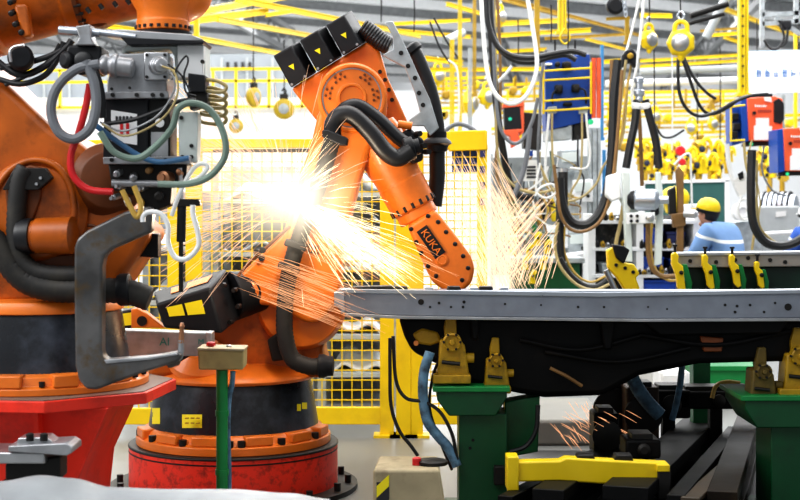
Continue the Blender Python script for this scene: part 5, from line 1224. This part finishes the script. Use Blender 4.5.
# ---------------------------------------------------------------- boards, shelves, machines, notices
d = 18.2
t = thing('partition_board', 'dark teal green board with pale frame behind the stooping worker', 'board', P(676, 262, d)); t.location.z = 0
MB().plate([(644, 183), (727, 181), (727, 262), (644, 262)], d, .04).build('panel', TEAL, t)
for q in ([(642, 181), (729, 179), (729, 182), (642, 184)], [(725, 180), (729, 180), (729, 268), (725, 268)], [(641, 182), (645, 182), (645, 268), (641, 268)]): MB().plate(q, d - .02, .07).build('frame', WHITE, t, .004)
for x in (643, 727): a = P(x, 262, d); MB().bar(a, V((a.x, a.y, 0)), .06, .06).build('leg', WHITE, t)
t = thing('notice_sheet', 'white notice sheet with printed table hanging among the hoses', 'notice', P(532, 180, 12.9))
MB().plate([(524, 160), (540, 160), (538, 181), (520, 181)], 12.9, .01).build('sheet', PAPER, t)
b = MB()
for k in range(4): b.plate([(527, 166 + k * 3.4), (536, 166 + k * 3.4), (535.6, 168 + k * 3.4), (526.6, 168 + k * 3.4)], 12.89, .004)
b.build('print', INKDARK, t)
MB().plate([(527, 152), (533, 150), (533, 156), (527, 156)], 12.9, .04).build('blue_clip', BLUE, t, .005)
t = thing('paper_tag', 'tilted blank white card hanging under the red cabinet', 'card', P(742, 196, 12.6))
MB().plate([(733, 180), (746, 172), (751, 190), (740, 197)], 12.6, .006).build('card', PAPER, t)
MB().plate([(738, 174), (743, 171), (744, 178), (740, 180)], 12.58, .02).build('clip', BLACK, t, .003)
d = 14
t = thing('storage_rack', 'white open shelving unit with bins behind the hanging weld gun', 'shelf', P(640, 300, d)); t.location.z = 0
for x in (592, 640, 697): a = P(x, 214, d); MB().box((a.x, d + .2, a.z / 2), (.07, .4, a.z)).build('upright', WHITE, t, .004)
for y in (222, 249, 276, 300): a, e = P(592, y, d), P(697, y, d); MB().box(((a.x + e.x) / 2, d + .2, a.z), (e.x - a.x, .42, .035)).build('shelf_board', WHITE, t, .003)
a, e = P(592, 215, d + .42), P(697, 300, d + .42); MB().box(((a.x + e.x) / 2, d + .42, (a.z + e.z) / 2), (e.x - a.x, .01, a.z - e.z)).build('back_panel', mat('shadowed rack back', (.05, .052, .055), .7, var=.5, scale=9, dirt_or_sheen=(.25, .24, .2), amt=.6, dscale=14), t)
for x, y, w, h, m, lab in ((652, 249, 22, 20, BLUEBIN, 'blue bin on the second shelf of the white rack'), (676, 249, 18, 16, mat('navy bin', (.02, .03, .12), .5), 'navy bin on the second shelf of the white rack'), (652, 276, 24, 18, BLUEBIN, 'pale blue bin on the third shelf of the white rack'), (680, 276, 20, 16, BLUE, 'dark blue bin on the third shelf of the white rack'), (612, 276, 20, 12, GALV, 'grey bin on the third shelf of the white rack'), (660, 299, 34, 18, BLUEBIN, 'long blue bin at the bottom of the white rack')):
    b = MB(); tt = thing('storage_bin', lab, 'bin', P(x, y - 1, d + .2))
    MB().plate([(x - w / 2, y - h), (x + w / 2, y - h), (x + w / 2 - 1, y - 1.6), (x - w / 2 + 1, y - 1.6)], d + .06, .28).build('tub', m, tt, .012)
    MB().plate([(x - w / 2 - .6, y - h - 1), (x + w / 2 + .6, y - h - 1), (x + w / 2 + .6, y - h + 1.4), (x - w / 2 - .6, y - h + 1.4)], d + .04, .32).build('rim', m, tt, .004)
rr = random.Random(9)
for i, (x, y) in enumerate([(598 + 5.2 * k, 249) for k in range(7)] + [(600 + 6 * k, 222) for k in range(9)] + [(640 + 4.4 * k, 276) for k in range(11)] + [(642 + 4.6 * k, 250) for k in range(10)]):
    ii = i if i < 7 else i - 7 if i < 16 else i - 16 if i < 27 else i - 27
    tt = thing('metal_part', 'small ' + ('dark', 'yellow', 'steel', 'black')[i % 4] + ' casting, ' + ORD[ii] + (', middle shelf left half,', ', top shelf,', ', lower shelf right half,', ', middle shelf right half,')[0 if i < 7 else 1 if i < 16 else 2 if i < 27 else 3] + ' of white rack', 'part', P(x, y - 1, d + .02), 'small parts on the white rack')
    h = rr.uniform(6, 13); m = (DARK, YELLOW_OLD, STEEL, DARK)[i % 4]
    MB().plate([(x - 2, y - h * .7), (x + .6, y - h), (x + 2, y - h * .5), (x + 2.2, y - 1.4), (x - 2.2, y - 1.4)], d - .02, .1).build('casting', m, tt, .01)
    MB().cyl(P(x, y - h * .5, d - .02), P(x, y - h * .5, d - .04), px(1.1, d), n=8).build('bore', BLACK, tt)
t = thing('white_machine', 'white cabinet edge standing left of the stooping worker', 'machine', P(690, 260, 15)); t.location.z = 0
MB().plate([(688, 205), (700, 204), (700, 262), (688, 262)], 15.1, .4).build('housing', WHITE, t, .01)
a = P(694, 262, 15.3); MB().box((a.x, 15.3, a.z / 2), (.12, .4, a.z)).build('plinth', WHITE, t)
MB().plate([(690, 210), (698, 209), (698, 230), (690, 230)], 15.09, .01).build('door', PALE, t, .002)
d = 17
t = thing('grey_drum_machine', 'grey machine with striped domed drum behind the lower hose loop', 'machine', P(776, 262, d)); t.location.z = 0
z = P(0, 206, d).z; xa, xb = P(752, 0, d).x, P(800, 0, d).x
MB().box(((xa + xb) / 2, d + .3, z / 2), (xb - xa, .6, z)).build('housing', GREYMACH, t, .02)
MB().lathe(P(776, 212, d + .35), V((1, -.5, 0)), [(.12, -.24), (.22, -.2), (.24, -.05), (.24, .1), (.2, .24), (.1, .27)], 28).build('drum', STEEL_LT, t)
b = MB(); u = V((1, -.5, 0)).normalized(); oo = P(776, 212, d + .35)
for k in range(6): b.lathe(oo + u * (-.14 + k * .06), u, [(.235, 0), (.252, .005), (.252, .02), (.235, .025)], 28)
b.build('drum_rib', BLACK, t)
MB().plate([(776, 212), (786, 211), (786, 216), (776, 217)], d - .01, .01).build('label', PAPER, t)
MB().tube([P(742, 235, d - .3), P(800, 232, d - .3)], px(2.2, d), 10).build('handrail', WHITE, t)
t = thing('jig_block', 'grey jig base behind the worker and the tooling bar', 'machine', P(742, 262, 16.6)); t.location.z = 0
MB().plate([(735, 222), (760, 220), (762, 262), (735, 262)], 16.6, .4).build('block', GALV, t, .01)
MB().lathe(P(742, 212, 16.5), NEAR, [(px(9, 16.5), -.1), (px(9, 16.5), .05), (px(5, 16.5), .06), (px(4, 16.5), .03)], 20).build('flange', WHITE, t)
# yellow machines in the distance
o = P(660, 200, 20)
ym = thing('yellow_welding_machine', '', 'machine', o, 'yellow welding machines in the distance')
def yp(dx, dz): return o + V((dx, 0, dz))
MB().prism([yp(-.16, 0), yp(.16, 0), yp(.13, .22), yp(.2, .4), yp(.05, .5), yp(-.12, .36)], V((0, .3, 0))).build('body', YELLOW, ym, .02)
b = MB(); b.tube([yp(0, .35), yp(.16, .52), yp(.3, .42), yp(.34, .2)], [.06, .06, .05, .03], 10); b.build('arm', YELLOW, ym)
b = MB(); b.tube([yp(-.08, .3), yp(-.22, .4), yp(-.3, .2)], [.05, .045, .03], 10); b.build('arm', YELLOW_OLD, ym)
MB().lathe(yp(.02, .24) - V((0, 0, 0)), NEAR, [(.09, -.02), (.09, .05), (.05, .07)], 16).build('motor', mat('dark navy', (.02, .025, .06), .5), ym)
MB().lathe(yp(-.05, .08), NEAR, [(.05, -.02), (.05, .05)], 14).build('coupling', RUBBER, ym)
MB().prism([yp(-.06, -.4), yp(.06, -.4), yp(.06, 0), yp(-.06, 0)], V((0, .15, 0))).build('stand', YELLOW_BR, ym)
YM = []
for row, (y, xs) in enumerate(((160, (640, 652, 664, 676, 688, 701, 714, 726)), (173, (646, 659, 672, 685, 697, 709, 721)), (184, (652, 690, 718)), (166, (764, 776, 787)), (180, (769, 781)))):
    for k, x in enumerate(xs): YM.append((x, y + (k * 7 % 5) - 2, ('upper', 'middle', 'lower', 'upper', 'lower')[row] + ' row ' + ('over the teal board', 'under the red cabinets')[row > 2] + ', ' + ORD[k]))
rr = random.Random(5)
for i, (x, y, lab) in enumerate(YM):
    loc = P(x, y, 20 + (i % 4) * .7); lab = 'yellow welding machine, ' + lab
    if i == 0: ym.location = loc; ym['label'] = lab; ym.scale = (.45,) * 3
    else: dup(ym, loc, lab, None, rr.uniform(.36, .54), rr.uniform(-1.2, 1.2))
tg = thing('yellow_hood', 'smooth yellow hood in front of the teal board beside the worker', 'hood', P(668, 206, 16))
MB().ball(P(675, 198, 16), px(12.5, 16), (1.2, 1, .95), 18).build('shell', YELLOW, tg)
MB().plate([(664, 200), (688, 198), (690, 211), (668, 214)], 15.95, .15).build('skirt', YELLOW, tg, .02)
b = MB(); a = P(672, 212, 16); b.bar(a, V((a.x, a.y, 0)), .06, .06); b.build('stand', YELLOW_OLD, tg)
rk = thing('red_knob', 'red round valve wheel atop the yellow machines', 'valve', P(684, 150, 19))
MB().lathe(P(680, 151, 19), NEAR, [(.06, 0), (.07, .02), (.06, .05)], 16).build('wheel', REDHOSE, rk); MB().lathe(P(682, 162, 19), NEAR, [(.04, 0), (.05, .02), (.04, .05)], 16).build('wheel', REDHOSE, rk)
# floor-standing jumble behind the sparks: coiled tool hangers, green stand, yellow clamps
t = thing('jig_table', 'dark green jig table with yellow clamps behind the sparks', 'jig', P(545, 300, 12.8)); t.location.z = 0
MB().plate([(515, 262), (580, 262), (580, 300), (515, 300)], 12.8, .6).build('frame', GREEN, t, .01)
MB().plate([(510, 258), (585, 258), (585, 263), (510, 263)], 12.75, .7).build('top', GALV, t, .004)
for x in (520, 575): a = P(x, 298, 12.9); MB().bar(a, V((a.x, a.y, 0)), .1, .1).build('leg', GREEN, t)
for i, (x, y) in enumerate(((530, 250), (538, 238), (548, 246), (526, 262), (544, 262), (533, 276))):
    tt = thing('jig_clamp', 'small yellow clamp on the jig table, ' + ('upper left one', 'topmost one', 'upper right one', 'left one of the lower row', 'right one of the lower row', 'lowest one')[i], 'toggle clamp', P(x, y + 8, 12.4), 'small yellow clamps on the jig table')
    MB().plate([(x - 4, y + 8), (x - 3, y - 2), (x + 1, y - 7), (x + 5, y - 4), (x + 2, y), (x + 3, y + 8)], 12.4, .06).build('arm', YELLOW, tt, .01)
    MB().cyl(P(x, y, 12.4), P(x, y, 12.36), px(1.4, 12.4), n=8).build('pin', BLACK, tt)
# grey partition and tools hanging behind the sparks
t = thing('mesh_partition', 'grey partition behind the hose tangle and the sparks', 'partition', P(545, 262, 16.2)); t.location.z = 0
MB().plate([(492, 158), (592, 156), (592, 275), (492, 275)], 16.2, .04).build('panel', mat('dim grey panel', (.24, .26, .26), .7, var=.35, scale=3, dirt_or_sheen=(.5, .5, .48), amt=.7, dscale=2), t)
for x in (492, 526, 560, 592): MB().plate([(x - 1, 154), (x + 1, 154), (x + 1, 300), (x - 1, 300)], 16.15, .08).build('post', GALV, t)
TL = 'first second third fourth fifth sixth seventh eighth ninth tenth eleventh twelfth'.split()
rr = random.Random(31)
for i in range(12):
    x = 506 + i * 4.6 + rr.uniform(-1.5, 1.5); y = rr.uniform(196, 250); d = 13.3 + (i % 3) * .3; mm = (DARK, GREEN, YELLOW, BLACK, ALU, BROWNHOSE, GREENPOLE, YELLOW_OLD)[i % 8]
    mn = ('dark', 'green', 'yellow', 'black', 'grey', 'brown', 'bright green', 'dirty yellow')[i % 8]
    t = thing('hanging_tool', mn + ' clamp tool hanging behind the hose tangle, ' + TL[i] + ' from the fence side', 'tool', P(x, y, d), 'clamp tools hanging behind the sparks')
    a = rr.uniform(-3, 3)
    MB().plate([(x - 3, y - 10), (x + 2, y - 12), (x + 4, y - 2), (x + 3 + a, y + 14), (x - 1 + a, y + 15), (x - 3, y + 2)], d, .08).build('body', mm, t, .012)
    MB().cyl(P(x, y - 4, d), P(x, y - 4, d - .06), px(2, d), n=10).build('pivot', BLACK, t)
    MB().tube([P(x - 1, y - 11, d + .04), P(x - 2, y - 22, d + .04), P(x, y - 40, d + .04)], px(.7, d), 6).build('tether', (TANHOSE, RUBBER, WHITEHOSE)[i % 3], t)
t = thing('striped_post', 'black and yellow striped slim post behind the sparks', 'post', P(512, 262, 13.8)); t.location.z = 0
a = P(512, 186, 13.8); MB().box((a.x, 13.8, a.z / 2), (.045, .045, a.z)).build('pole', STICK, t)
b = MB()
for k in range(9):
    zc = a.z - .08 - k * .16; b.box((a.x, 13.8, zc), (.049, .049, .075))
b.each('stripe', INKDARK, t)
t = thing('hose_hanger', 'black hose hanger bracket on top of the brown hose bundle', 'hanger', P(630, 58, 11.9))
MB().plate([(622, 56), (626, 50), (633, 48), (637, 54), (636, 68), (630, 62), (622, 68)], 11.9, .1).build('bracket', BLACK, t, .015)
MB().lathe(P(630, 56, 11.9), NEAR, [(px(3, 12), 0), (px(3, 12), .03), (px(1.5, 12), .04)], 14).build('roller', YELLOW_OLD, t)
t = thing('white_bench', 'white curved bench top beside the low hose loop', 'bench', P(575, 300, 14.5)); t.location.z = 0
MB().plate([(546, 258), (590, 252), (592, 257), (560, 264), (548, 263)], 14.5, .5).build('top', WHITE, t, .006)
for x in (552, 586): a = P(x, 258, 14.7); MB().bar(a, V((a.x, a.y, 0)), .06, .06).build('leg', WHITE, t)
for x, y, m, lab in ((558, 236, WHITE, 'white box behind the deep hose loop'), (578, 242, GALV, 'grey box behind the deep hose loop'), (520, 236, GALV, 'grey sheet box behind the sparks'), (570, 160, GALV, 'pale box under the blue cabinet'), (583, 190, WHITE, 'tall white box beside the pale stand post')):
    tt = thing('equipment_box', lab, 'box', P(x, y + 12, 14.9))
    MB().plate([(x - 10, y - 10), (x + 10, y - 11), (x + 10, y + 12), (x - 10, y + 12)], 14.9, .3).build('case', m, tt, .01)
    MB().plate([(x - 8, y - 7), (x + 8, y - 8), (x + 8, y + 2), (x - 8, y + 2)], 14.885, .02).build('door', PALE, tt, .003)
    MB().cyl(P(x + 5, y + 6, 14.9), P(x + 5, y + 6, 14.86), .02, n=10).build('knob', BLACK, tt)
    a = P(x, y + 12, 15.05); MB().bar(a, V((a.x, a.y, 0)), .08, .08).build('stand', m, tt)
# ================================================================ workers
def skin_mesh(name, verts, edges, radii, m, parent, sub=2, root=0):
    o0 = V((0, 0, 0)); q = parent
    me = bpy.data.meshes.new(name); me.from_pydata([V(v) for v in verts], edges, []); me.materials.append(m)
    ob = bpy.data.objects.new(name, me); COL.objects.link(ob); ob.parent = parent
    md = ob.modifiers.new('skin', 'SKIN'); md.use_smooth_shade = True
    lay = me.skin_vertices[0].data
    for i, r in enumerate(radii): lay[i].radius = (r, r) if not isinstance(r, tuple) else r
    lay[root].use_root = True
    s = ob.modifiers.new('sub', 'SUBSURF'); s.levels = sub; s.render_levels = sub
    return ob
def worker(lab, loc, yaw, shirt, helmet):
    t = thing('person', lab, 'person', loc)
    # local frame: x = right hand side seen from behind, y = forward
    J = dict(pelvis=(0, 0, .78), belly=(0, .05, .91), chest=(0, .13, 1.14), neck=(0, .21, 1.27), head=(0, .26, 1.35),
             shl=(-.185, .16, 1.25), ell=(-.25, .27, .98), wrl=(-.15, .48, .99), shr=(.185, .16, 1.25), elr=(.25, .25, .98), wrr=(.14, .47, .97),
             hipl=(-.10, 0, .73), knl=(-.13, .20, .46), anl=(-.11, 0, .09), tol=(-.12, .16, .04), hipr=(.10, 0, .73), knr=(.13, .18, .46), anr=(.11, -.02, .09), tor=(.12, .14, .04))
    ks = list(J); ix = {k: i for i, k in enumerate(ks)}
    R = dict(pelvis=.09, belly=.09, chest=.10, neck=.055, head=.06, shl=.06, ell=.042, wrl=.03, shr=.06, elr=.042, wrr=.03, hipl=.065, knl=.05, anl=.036, tol=.026, hipr=.065, knr=.05, anr=.036, tor=.026)
    E = [('pelvis', 'belly'), ('belly', 'chest'), ('chest', 'neck'), ('neck', 'head'), ('chest', 'shl'), ('shl', 'ell'), ('ell', 'wrl'), ('chest', 'shr'), ('shr', 'elr'), ('elr', 'wrr'), ('pelvis', 'hipl'), ('hipl', 'knl'), ('knl', 'anl'), ('anl', 'tol'), ('pelvis', 'hipr'), ('hipr', 'knr'), ('knr', 'anr'), ('anr', 'tor')]
    verts = [V(J[k]) for k in ks]; rad = [R[k] for k in ks]; ed = [(ix[a], ix[c]) for a, c in E]
    for side, w, e in ((-1, 'wrl', 'ell'), (1, 'wrr', 'elr')):      # palm and five bent fingers
        f = (V(J[w]) - V(J[e])).normalized(); s = V((side, 0, 0)); n = f.cross(V((0, 0, 1))).normalized(); dn = V((0, 0, -1))
        pl = V(J[w]) + f * .06; verts.append(pl); rad.append(.028); ed.append((ix[w], len(verts) - 1)); ip = len(verts) - 1
        for k in range(4):
            b0 = pl + f * .035 + V((0, 0, .03 - .02 * k)); L = (.075, .085, .078, .06)[k]
            b1 = b0 + f * L * .5; b2 = b1 - s * L * .4 + f * L * .15
            for p_, prev in ((b0, ip), (b1, None), (b2, None)):
                verts.append(p_); rad.append(.0095); ed.append((prev if prev is not None else len(verts) - 2, len(verts) - 1))
        b0 = pl - s * .01 + V((0, 0, .035)); b1 = b0 + f * .03 + V((0, 0, .025)) - s * .02
        for p_, prev in ((b0, ip), (b1, None)):
            verts.append(p_); rad.append(.011); ed.append((prev if prev is not None else len(verts) - 2, len(verts) - 1))
    skin_mesh('body', verts, ed, rad, SKIN, t)
    sub = ['pelvis', 'belly', 'chest', 'neck', 'shl', 'ell', 'wrl', 'shr', 'elr', 'wrr']
    jx = {k: i for i, k in enumerate(sub)}
    vs = [V(J[k]) for k in sub]; vs[3] = V((0, .20, 1.27)); rs = [.17, .175, .19, .085, .105, .09, .07, .105, .09, .07]
    vs[0] = V((0, 0, .70))
    skin_mesh('work_shirt', vs, [(jx[a], jx[c]) for a, c in E if a in jx and c in jx], rs, shirt, t)
    sub = ['pelvis', 'hipl', 'knl', 'anl', 'hipr', 'knr', 'anr']; jx = {k: i for i, k in enumerate(sub)}
    vs = [V(J[k]) for k in sub]; rs = [.15, .105, .085, .07, .105, .085, .07]; vs[1] = V((-.095, .06, .62)); vs[4] = V((.095, .06, .62)); vs.append(V((0, .01, .86))); rs.append(.15)
    skin_mesh('trousers', vs, [(jx[a], jx[c]) for a, c in E if a in jx and c in jx] + [(0, len(vs) - 1)], rs, SHIRT_DK, t)
    def part(mb, nm, m):
        o = mb.build(nm, m, None); L = o.location.copy(); o.parent = t; o.location = L; return o
    for s in (-1, 1): part(MB().ball((s * .118, .075, .05), .085, (.75, 1.9, .72), 16), 'shoe', BLACK)
    hc = V((0, .28, 1.415)); b = MB()
    b.ball(hc, .1, (.80, .98, 1.18), 22); b.ball(hc + V((0, .095, -.015)), .02, (.8, 1, 1.3), 10)
    b.ball(hc + V((0, .075, -.095)), .035, (1, .8, .7), 10)
    for s in (-1, 1): b.ball(hc + V((s * .082, -.005, -.01)), .028, (.4, .7, 1.1), 10)
    part(b, 'head', SKIN)
    b = MB()
    for s in (-1, 1): b.ball(hc + V((s * .032, .088, .02)), .011, (1, .6, .7), 8)
    part(b, 'eye', BLACK)
    part(MB().ball(hc + V((0, .088, -.052)), .022, (1, .35, .25), 10), 'mouth', REDHOSE)
    part(MB().ball(hc + V((0, -.02, .012)), .104, (.84, .92, 1.0), 20), 'hair', mat('black hair', (.012, .01, .01), .5, var=.3))
    b = MB(); b.lathe(hc + V((0, 0, .045)), V((0, -.25, 1)), [(.115, 0), (.12, .012), (.112, .05), (.09, .09), (.05, .115), (.005, .122)], 28)
    part(b, 'helmet', helmet)
    part(MB().lathe(hc + V((0, 0, .04)), V((0, -.25, 1)), [(.112, -.02), (.118, -.02), (.121, .012), (.113, .02)], 28), 'helmet_band', BLACK)
    b = MB(); b.prism([hc + V((x, y, .05)) for x, y in ((-.1, .06), (-.08, .14), (0, .175), (.08, .14), (.1, .06))], V((0, 0, .012)))
    part(b, 'helmet_peak', helmet)
    t.rotation_euler = (0, 0, yaw); t.scale = (.97,) * 3
    return t
pw = P(727, 200, 13.5)
worker('person in light blue work shirt and yellow helmet stooping with back turned', (pw.x + .05, 13.5, 0), .75, SHIRT, YELLOW)
pw = P(822, 200, 14.6)
worker('person in darker blue jacket mostly cut off by the edge beside the drum machine', (pw.x, 14.6, -.06), .2, SHIRT_DK, WHITE)

# ================================================================ sparks and self-lit volumes for the weld glow
SP_HOT = emission('white hot spark', (1.0, .80, .50), 3.2)
SP_ORG = emission('orange spark', (1.0, .48, .24), 1.2)
SP_PALE = emission('pale spark', (1.0, .60, .38), 1.25)
SP_SHOWER = emission('shower spark', (1.0, .68, .45), 1.4)
def streak(b, a, e, d, w, sag=0., e_d=None):
    p, q = P(*a, d), P(*e, e_d or d); m = (p + q) / 2 - UP * px(sag, d) * -1
    b.tube([p, m, q], [w * .35, w, w * .35], 3, 3)
rr = random.Random(3); DW = 6.75
o0 = (288, 197)
def fan(n, a0, a1, r0, r1, L0, L1, w, jit=6, d0=-.35, d1=.35, org=o0, da=.06):
    b = MB()
    for _ in range(n):
        a = rr.gauss((a0 + a1) / 2, abs(a1 - a0) / 2.6); r = r0 + (r1 - r0) * rr.random() ** 1.3; L = rr.uniform(L0, L1); d = DW + rr.uniform(d0, d1)
        a2 = a + rr.uniform(-da, da)
        x = org[0] + rr.uniform(-jit, jit) + math.cos(a) * r; y = org[1] + rr.uniform(-jit, jit) + math.sin(a) * r
        streak(b, (x, y), (x + math.cos(a2) * L, y + math.sin(a2) * L), d, px(w * rr.uniform(.5, 1.2), d), rr.uniform(-1, 2))
    return b
R_ = math.radians
def spk(b, lab, m, nm='weld_sparks'): return tag(b.build(nm, m), lab, 'sparks', None, 'stuff')
def merge(*bs):
    o = MB()
    for q in bs: o.add(q.v, q.f)
    return o
spk(merge(fan(230, R_(16), R_(54), 30, 92, 12, 40, .2), fan(300, R_(28), R_(38), 20, 122, 18, 46, .21), fan(60, R_(-80), R_(-20), 20, 50, 12, 34, .16)), 'white hot sparks streaming from the weld glow down to the panel', SP_HOT)
spk(merge(fan(240, R_(186), R_(232), 40, 130, 20, 60, .32, 14), fan(150, R_(140), R_(185), 30, 110, 20, 60, .3, 16), fan(80, R_(-150), R_(-60), 25, 90, 15, 45, .3)), 'orange sparks spraying from the weld glow toward the weld gun', SP_PALE)
b = MB()
for _ in range(70):       # near-parallel streaks over the lower link arm
    x = rr.uniform(225, 305); y = 246 + (x - 205) * .25 + rr.uniform(-8, 40); L = rr.uniform(40, 100); s = rr.uniform(.28, .46); d = DW + rr.uniform(-.2, .25)
    streak(b, (x, y), (x + L, y + L * s), d, px(rr.uniform(.16, .36), d), 1)
for _ in range(60):
    x = rr.uniform(300, 390); y = rr.uniform(225, 262) ; L = rr.uniform(30, 70); s = rr.uniform(.35, .6); d = DW + rr.uniform(-.2, .05)
    streak(b, (x, y), (x + L, min(y + L * s, 286)), d, px(rr.uniform(.16, .36), d), 1)
spk(b, 'orange spark streaks crossing the lower arm of the farther robot', SP_ORG)
DQ = 7.95
b = MB()
for _ in range(330):
    x = rr.uniform(440, 500); y = rr.uniform(150, 270); L = rr.uniform(20, 70); d = DQ + rr.uniform(-.2, .6); s = rr.uniform(.30, .62)
    y2 = min(y + L, 291); streak(b, (x, y), (x + (y2 - y) * s, y2), d, px(rr.uniform(.16, .36), d), .5)
for _ in range(260):
    x = rr.uniform(480, 508) ; y = rr.uniform(185, 262); a = rr.uniform(.8, 1.6); L = rr.uniform(15, 50); d = DQ + rr.uniform(-.2, .5)
    streak(b, (x, y), (x + L * math.cos(a), min(y + L * math.sin(a), 292)), d, px(rr.uniform(.16, .34), d), .5)
for _ in range(70):
    x = rr.uniform(490, 528); y = rr.uniform(190, 250); L = rr.uniform(15, 46); d = DQ + rr.uniform(-.2, .5)
    streak(b, (x, y + L), (x + L * .8, y), d, px(rr.uniform(.25, .45), d), 0)
for _ in range(50):
    x = rr.uniform(520, 560); y = rr.uniform(240, 275); L = rr.uniform(8, 30); d = DQ + rr.uniform(-.2, .5)
    streak(b, (x, y), (x - L * .3, min(y + L, 292)), d, px(rr.uniform(.25, .45), d), 0)
spk(b, 'pale spark shower falling on the rail right of the farther robot wrist', SP_SHOWER)
b = MB()
for _ in range(34):
    x = rr.uniform(548, 600); y = rr.uniform(398, 440); L = rr.uniform(6, 18); d = 8.0 + rr.uniform(-.3, .6)
    streak(b, (x, y), (x + L * rr.uniform(.3, 1.0), y + L), d, px(rr.uniform(.25, .45), d), .3)
for _ in range(26):
    x = rr.uniform(560, 628); y = rr.uniform(410, 436); L = rr.uniform(8, 22); d = 7.6 + rr.uniform(-.3, .3)
    streak(b, (x, y), (x + L, y + L * .55), d, px(rr.uniform(.25, .4), d), .3)
spk(b, 'thin pink sparks falling under the underbody', SP_ORG)

def glow(name, lab, c, ax, size, col, k, power=2.2, noise=1.2):  # emission-only volume: light of the weld built as a glowing shape
    me = bpy.data.meshes.new(name); bm = bmesh.new(); bmesh.ops.create_icosphere(bm, subdivisions=3, radius=1); bm.to_mesh(me); bm.free()
    o = bpy.data.objects.new(name, me); COL.objects.link(o); o.location = c; o.scale = size; o.rotation_euler = ax
    m = bpy.data.materials.new(name); m.use_nodes = True; N = m.node_tree.nodes; L = m.node_tree.links; N.remove(N['Principled BSDF'])
    tc = N.new('ShaderNodeTexCoord'); ln = N.new('ShaderNodeVectorMath'); ln.operation = 'LENGTH'; L.new(tc.outputs['Object'], ln.inputs[0])
    mr = N.new('ShaderNodeMapRange'); mr.inputs['From Min'].default_value = 1; mr.inputs['From Max'].default_value = 0; L.new(ln.outputs['Value'], mr.inputs['Value'])
    pw_ = N.new('ShaderNodeMath'); pw_.operation = 'POWER'; pw_.inputs[1].default_value = power; L.new(mr.outputs['Result'], pw_.inputs[0])
    nz = N.new('ShaderNodeTexNoise'); nz.inputs['Scale'].default_value = noise; nz.inputs['Detail'].default_value = 3; L.new(tc.outputs['Object'], nz.inputs['Vector'])
    mu = N.new('ShaderNodeMath'); mu.operation = 'MULTIPLY'; L.new(pw_.outputs[0], mu.inputs[0])
    na = N.new('ShaderNodeMath'); na.operation = 'MULTIPLY_ADD'; L.new(nz.outputs['Fac'], na.inputs[0]); na.inputs[1].default_value = .7; na.inputs[2].default_value = .15; L.new(na.outputs[0], mu.inputs[1])
    m2 = N.new('ShaderNodeMath'); m2.operation = 'MULTIPLY'; L.new(mu.outputs[0], m2.inputs[0]); m2.inputs[1].default_value = k
    e = N.new('ShaderNodeEmission'); e.inputs['Color'].default_value = list(col) + [1]; L.new(m2.outputs[0], e.inputs['Strength'])
    L.new(e.outputs[0], N['Material Output'].inputs['Volume']); me.materials.append(m)
    return tag(o, lab, 'smoke', None, 'stuff')
glow('weld_glow', 'brilliant white weld glow, a self-lit volume in front of the farther robot arm', P(290, 197, 6.8), (0, 0, 0), (.50, .36, .36), (1, .88, .68), 15, 2.7, .7)
glow('weld_glow', 'orange self-lit glow trail following the sparks down to the panel', P(358, 243, 6.62), (0, math.radians(33), 0), (.52, .12, .13), (1, .74, .40), 7, 1.6)
glow('weld_glow', 'faint pale self-lit glow spreading from the weld glow toward the gun hoses', P(226, 172, 7.0), (0, 0, 0), (.40, .35, .34), (1, .78, .58), 2.2, 1.4)
glow('weld_glow', 'warm self-lit glow of the spark shower right of the robot wrist', P(484, 240, 8.1), (0, 0, 0), (.27, .3, .40), (1, .62, .32), 2.0, 1.3)

# ================================================================ light, world, camera
sc = bpy.context.scene
w = bpy.data.worlds.new('world'); sc.world = w; w.use_nodes = True
bg = w.node_tree.nodes['Background']; bg.inputs['Color'].default_value = (.93, .97, 1, 1); bg.inputs['Strength'].default_value = .43
def area(name, loc, rot, sx, sy, e, col=(1, 1, 1)):
    l = bpy.data.lights.new(name, 'AREA'); l.shape = 'RECTANGLE'; l.size = sx; l.size_y = sy; l.energy = e; l.color = col
    o = bpy.data.objects.new(name, l); COL.objects.link(o); o.location = loc; o.rotation_euler = rot; return o
area('hall lamp over the cell', (1.0, 8.2, 5.6), (0, 0, 0), 6, 4, 360, (1, .98, .95))
area('added front fill', (-3, 2.5, 5.5), (math.radians(28), 0, math.radians(-20)), 4, 3, 150)  # unseen fill light, added to brighten the gun and nearer robot
area('added side rim', (-5.5, 4.2, 4.2), (math.radians(50), 0, math.radians(-75)), 3, 2, 160)  # unseen light added at the left for bright rims on the nearer robot
area('hall lamp mid', (2, 16, 6.5), (0, 0, 0), 14, 8, 1500)
area('hall lamp far', (0, 30, 7.5), (0, 0, 0), 26, 16, 4500)
area('hall lamp wall', (0, 50, 8.0), (math.radians(-20), 0, 0), 40, 16, 6000)
def point(loc, e, col, r=.08):
    l = bpy.data.lights.new('weld arc', 'POINT'); l.energy = e; l.color = col; l.shadow_soft_size = r
    o = bpy.data.objects.new('weld arc', l); COL.objects.link(o); o.location = loc
point(P(290, 200, 6.75), 15, (1, .85, .65)); point(P(470, 262, 7.9), 8, (1, .65, .35))
cam = bpy.data.cameras.new('camera'); co = bpy.data.objects.new('camera', cam); COL.objects.link(co)
co.location = (0, 0, CAM_H); co.rotation_euler = (math.pi / 2, 0, 0)
cam.sensor_width = 36; cam.lens = FOC / 800 * 36; cam.shift_y = -(250 - HOR) / 800; cam.clip_end = 300
cam.dof.use_dof = True; cam.dof.focus_distance = 7.2; cam.dof.aperture_fstop = 4.0
sc.camera = co
sc.view_settings.view_transform = 'Standard'; sc.view_settings.look = 'Medium High Contrast'; sc.view_settings.exposure = 0.0
sc.cycles.max_bounces = 6; sc.cycles.volume_bounces = 0; sc.cycles.volume_step_rate = 1.5
sc.cycles.use_denoising = True
bpy.context.view_layer.update()
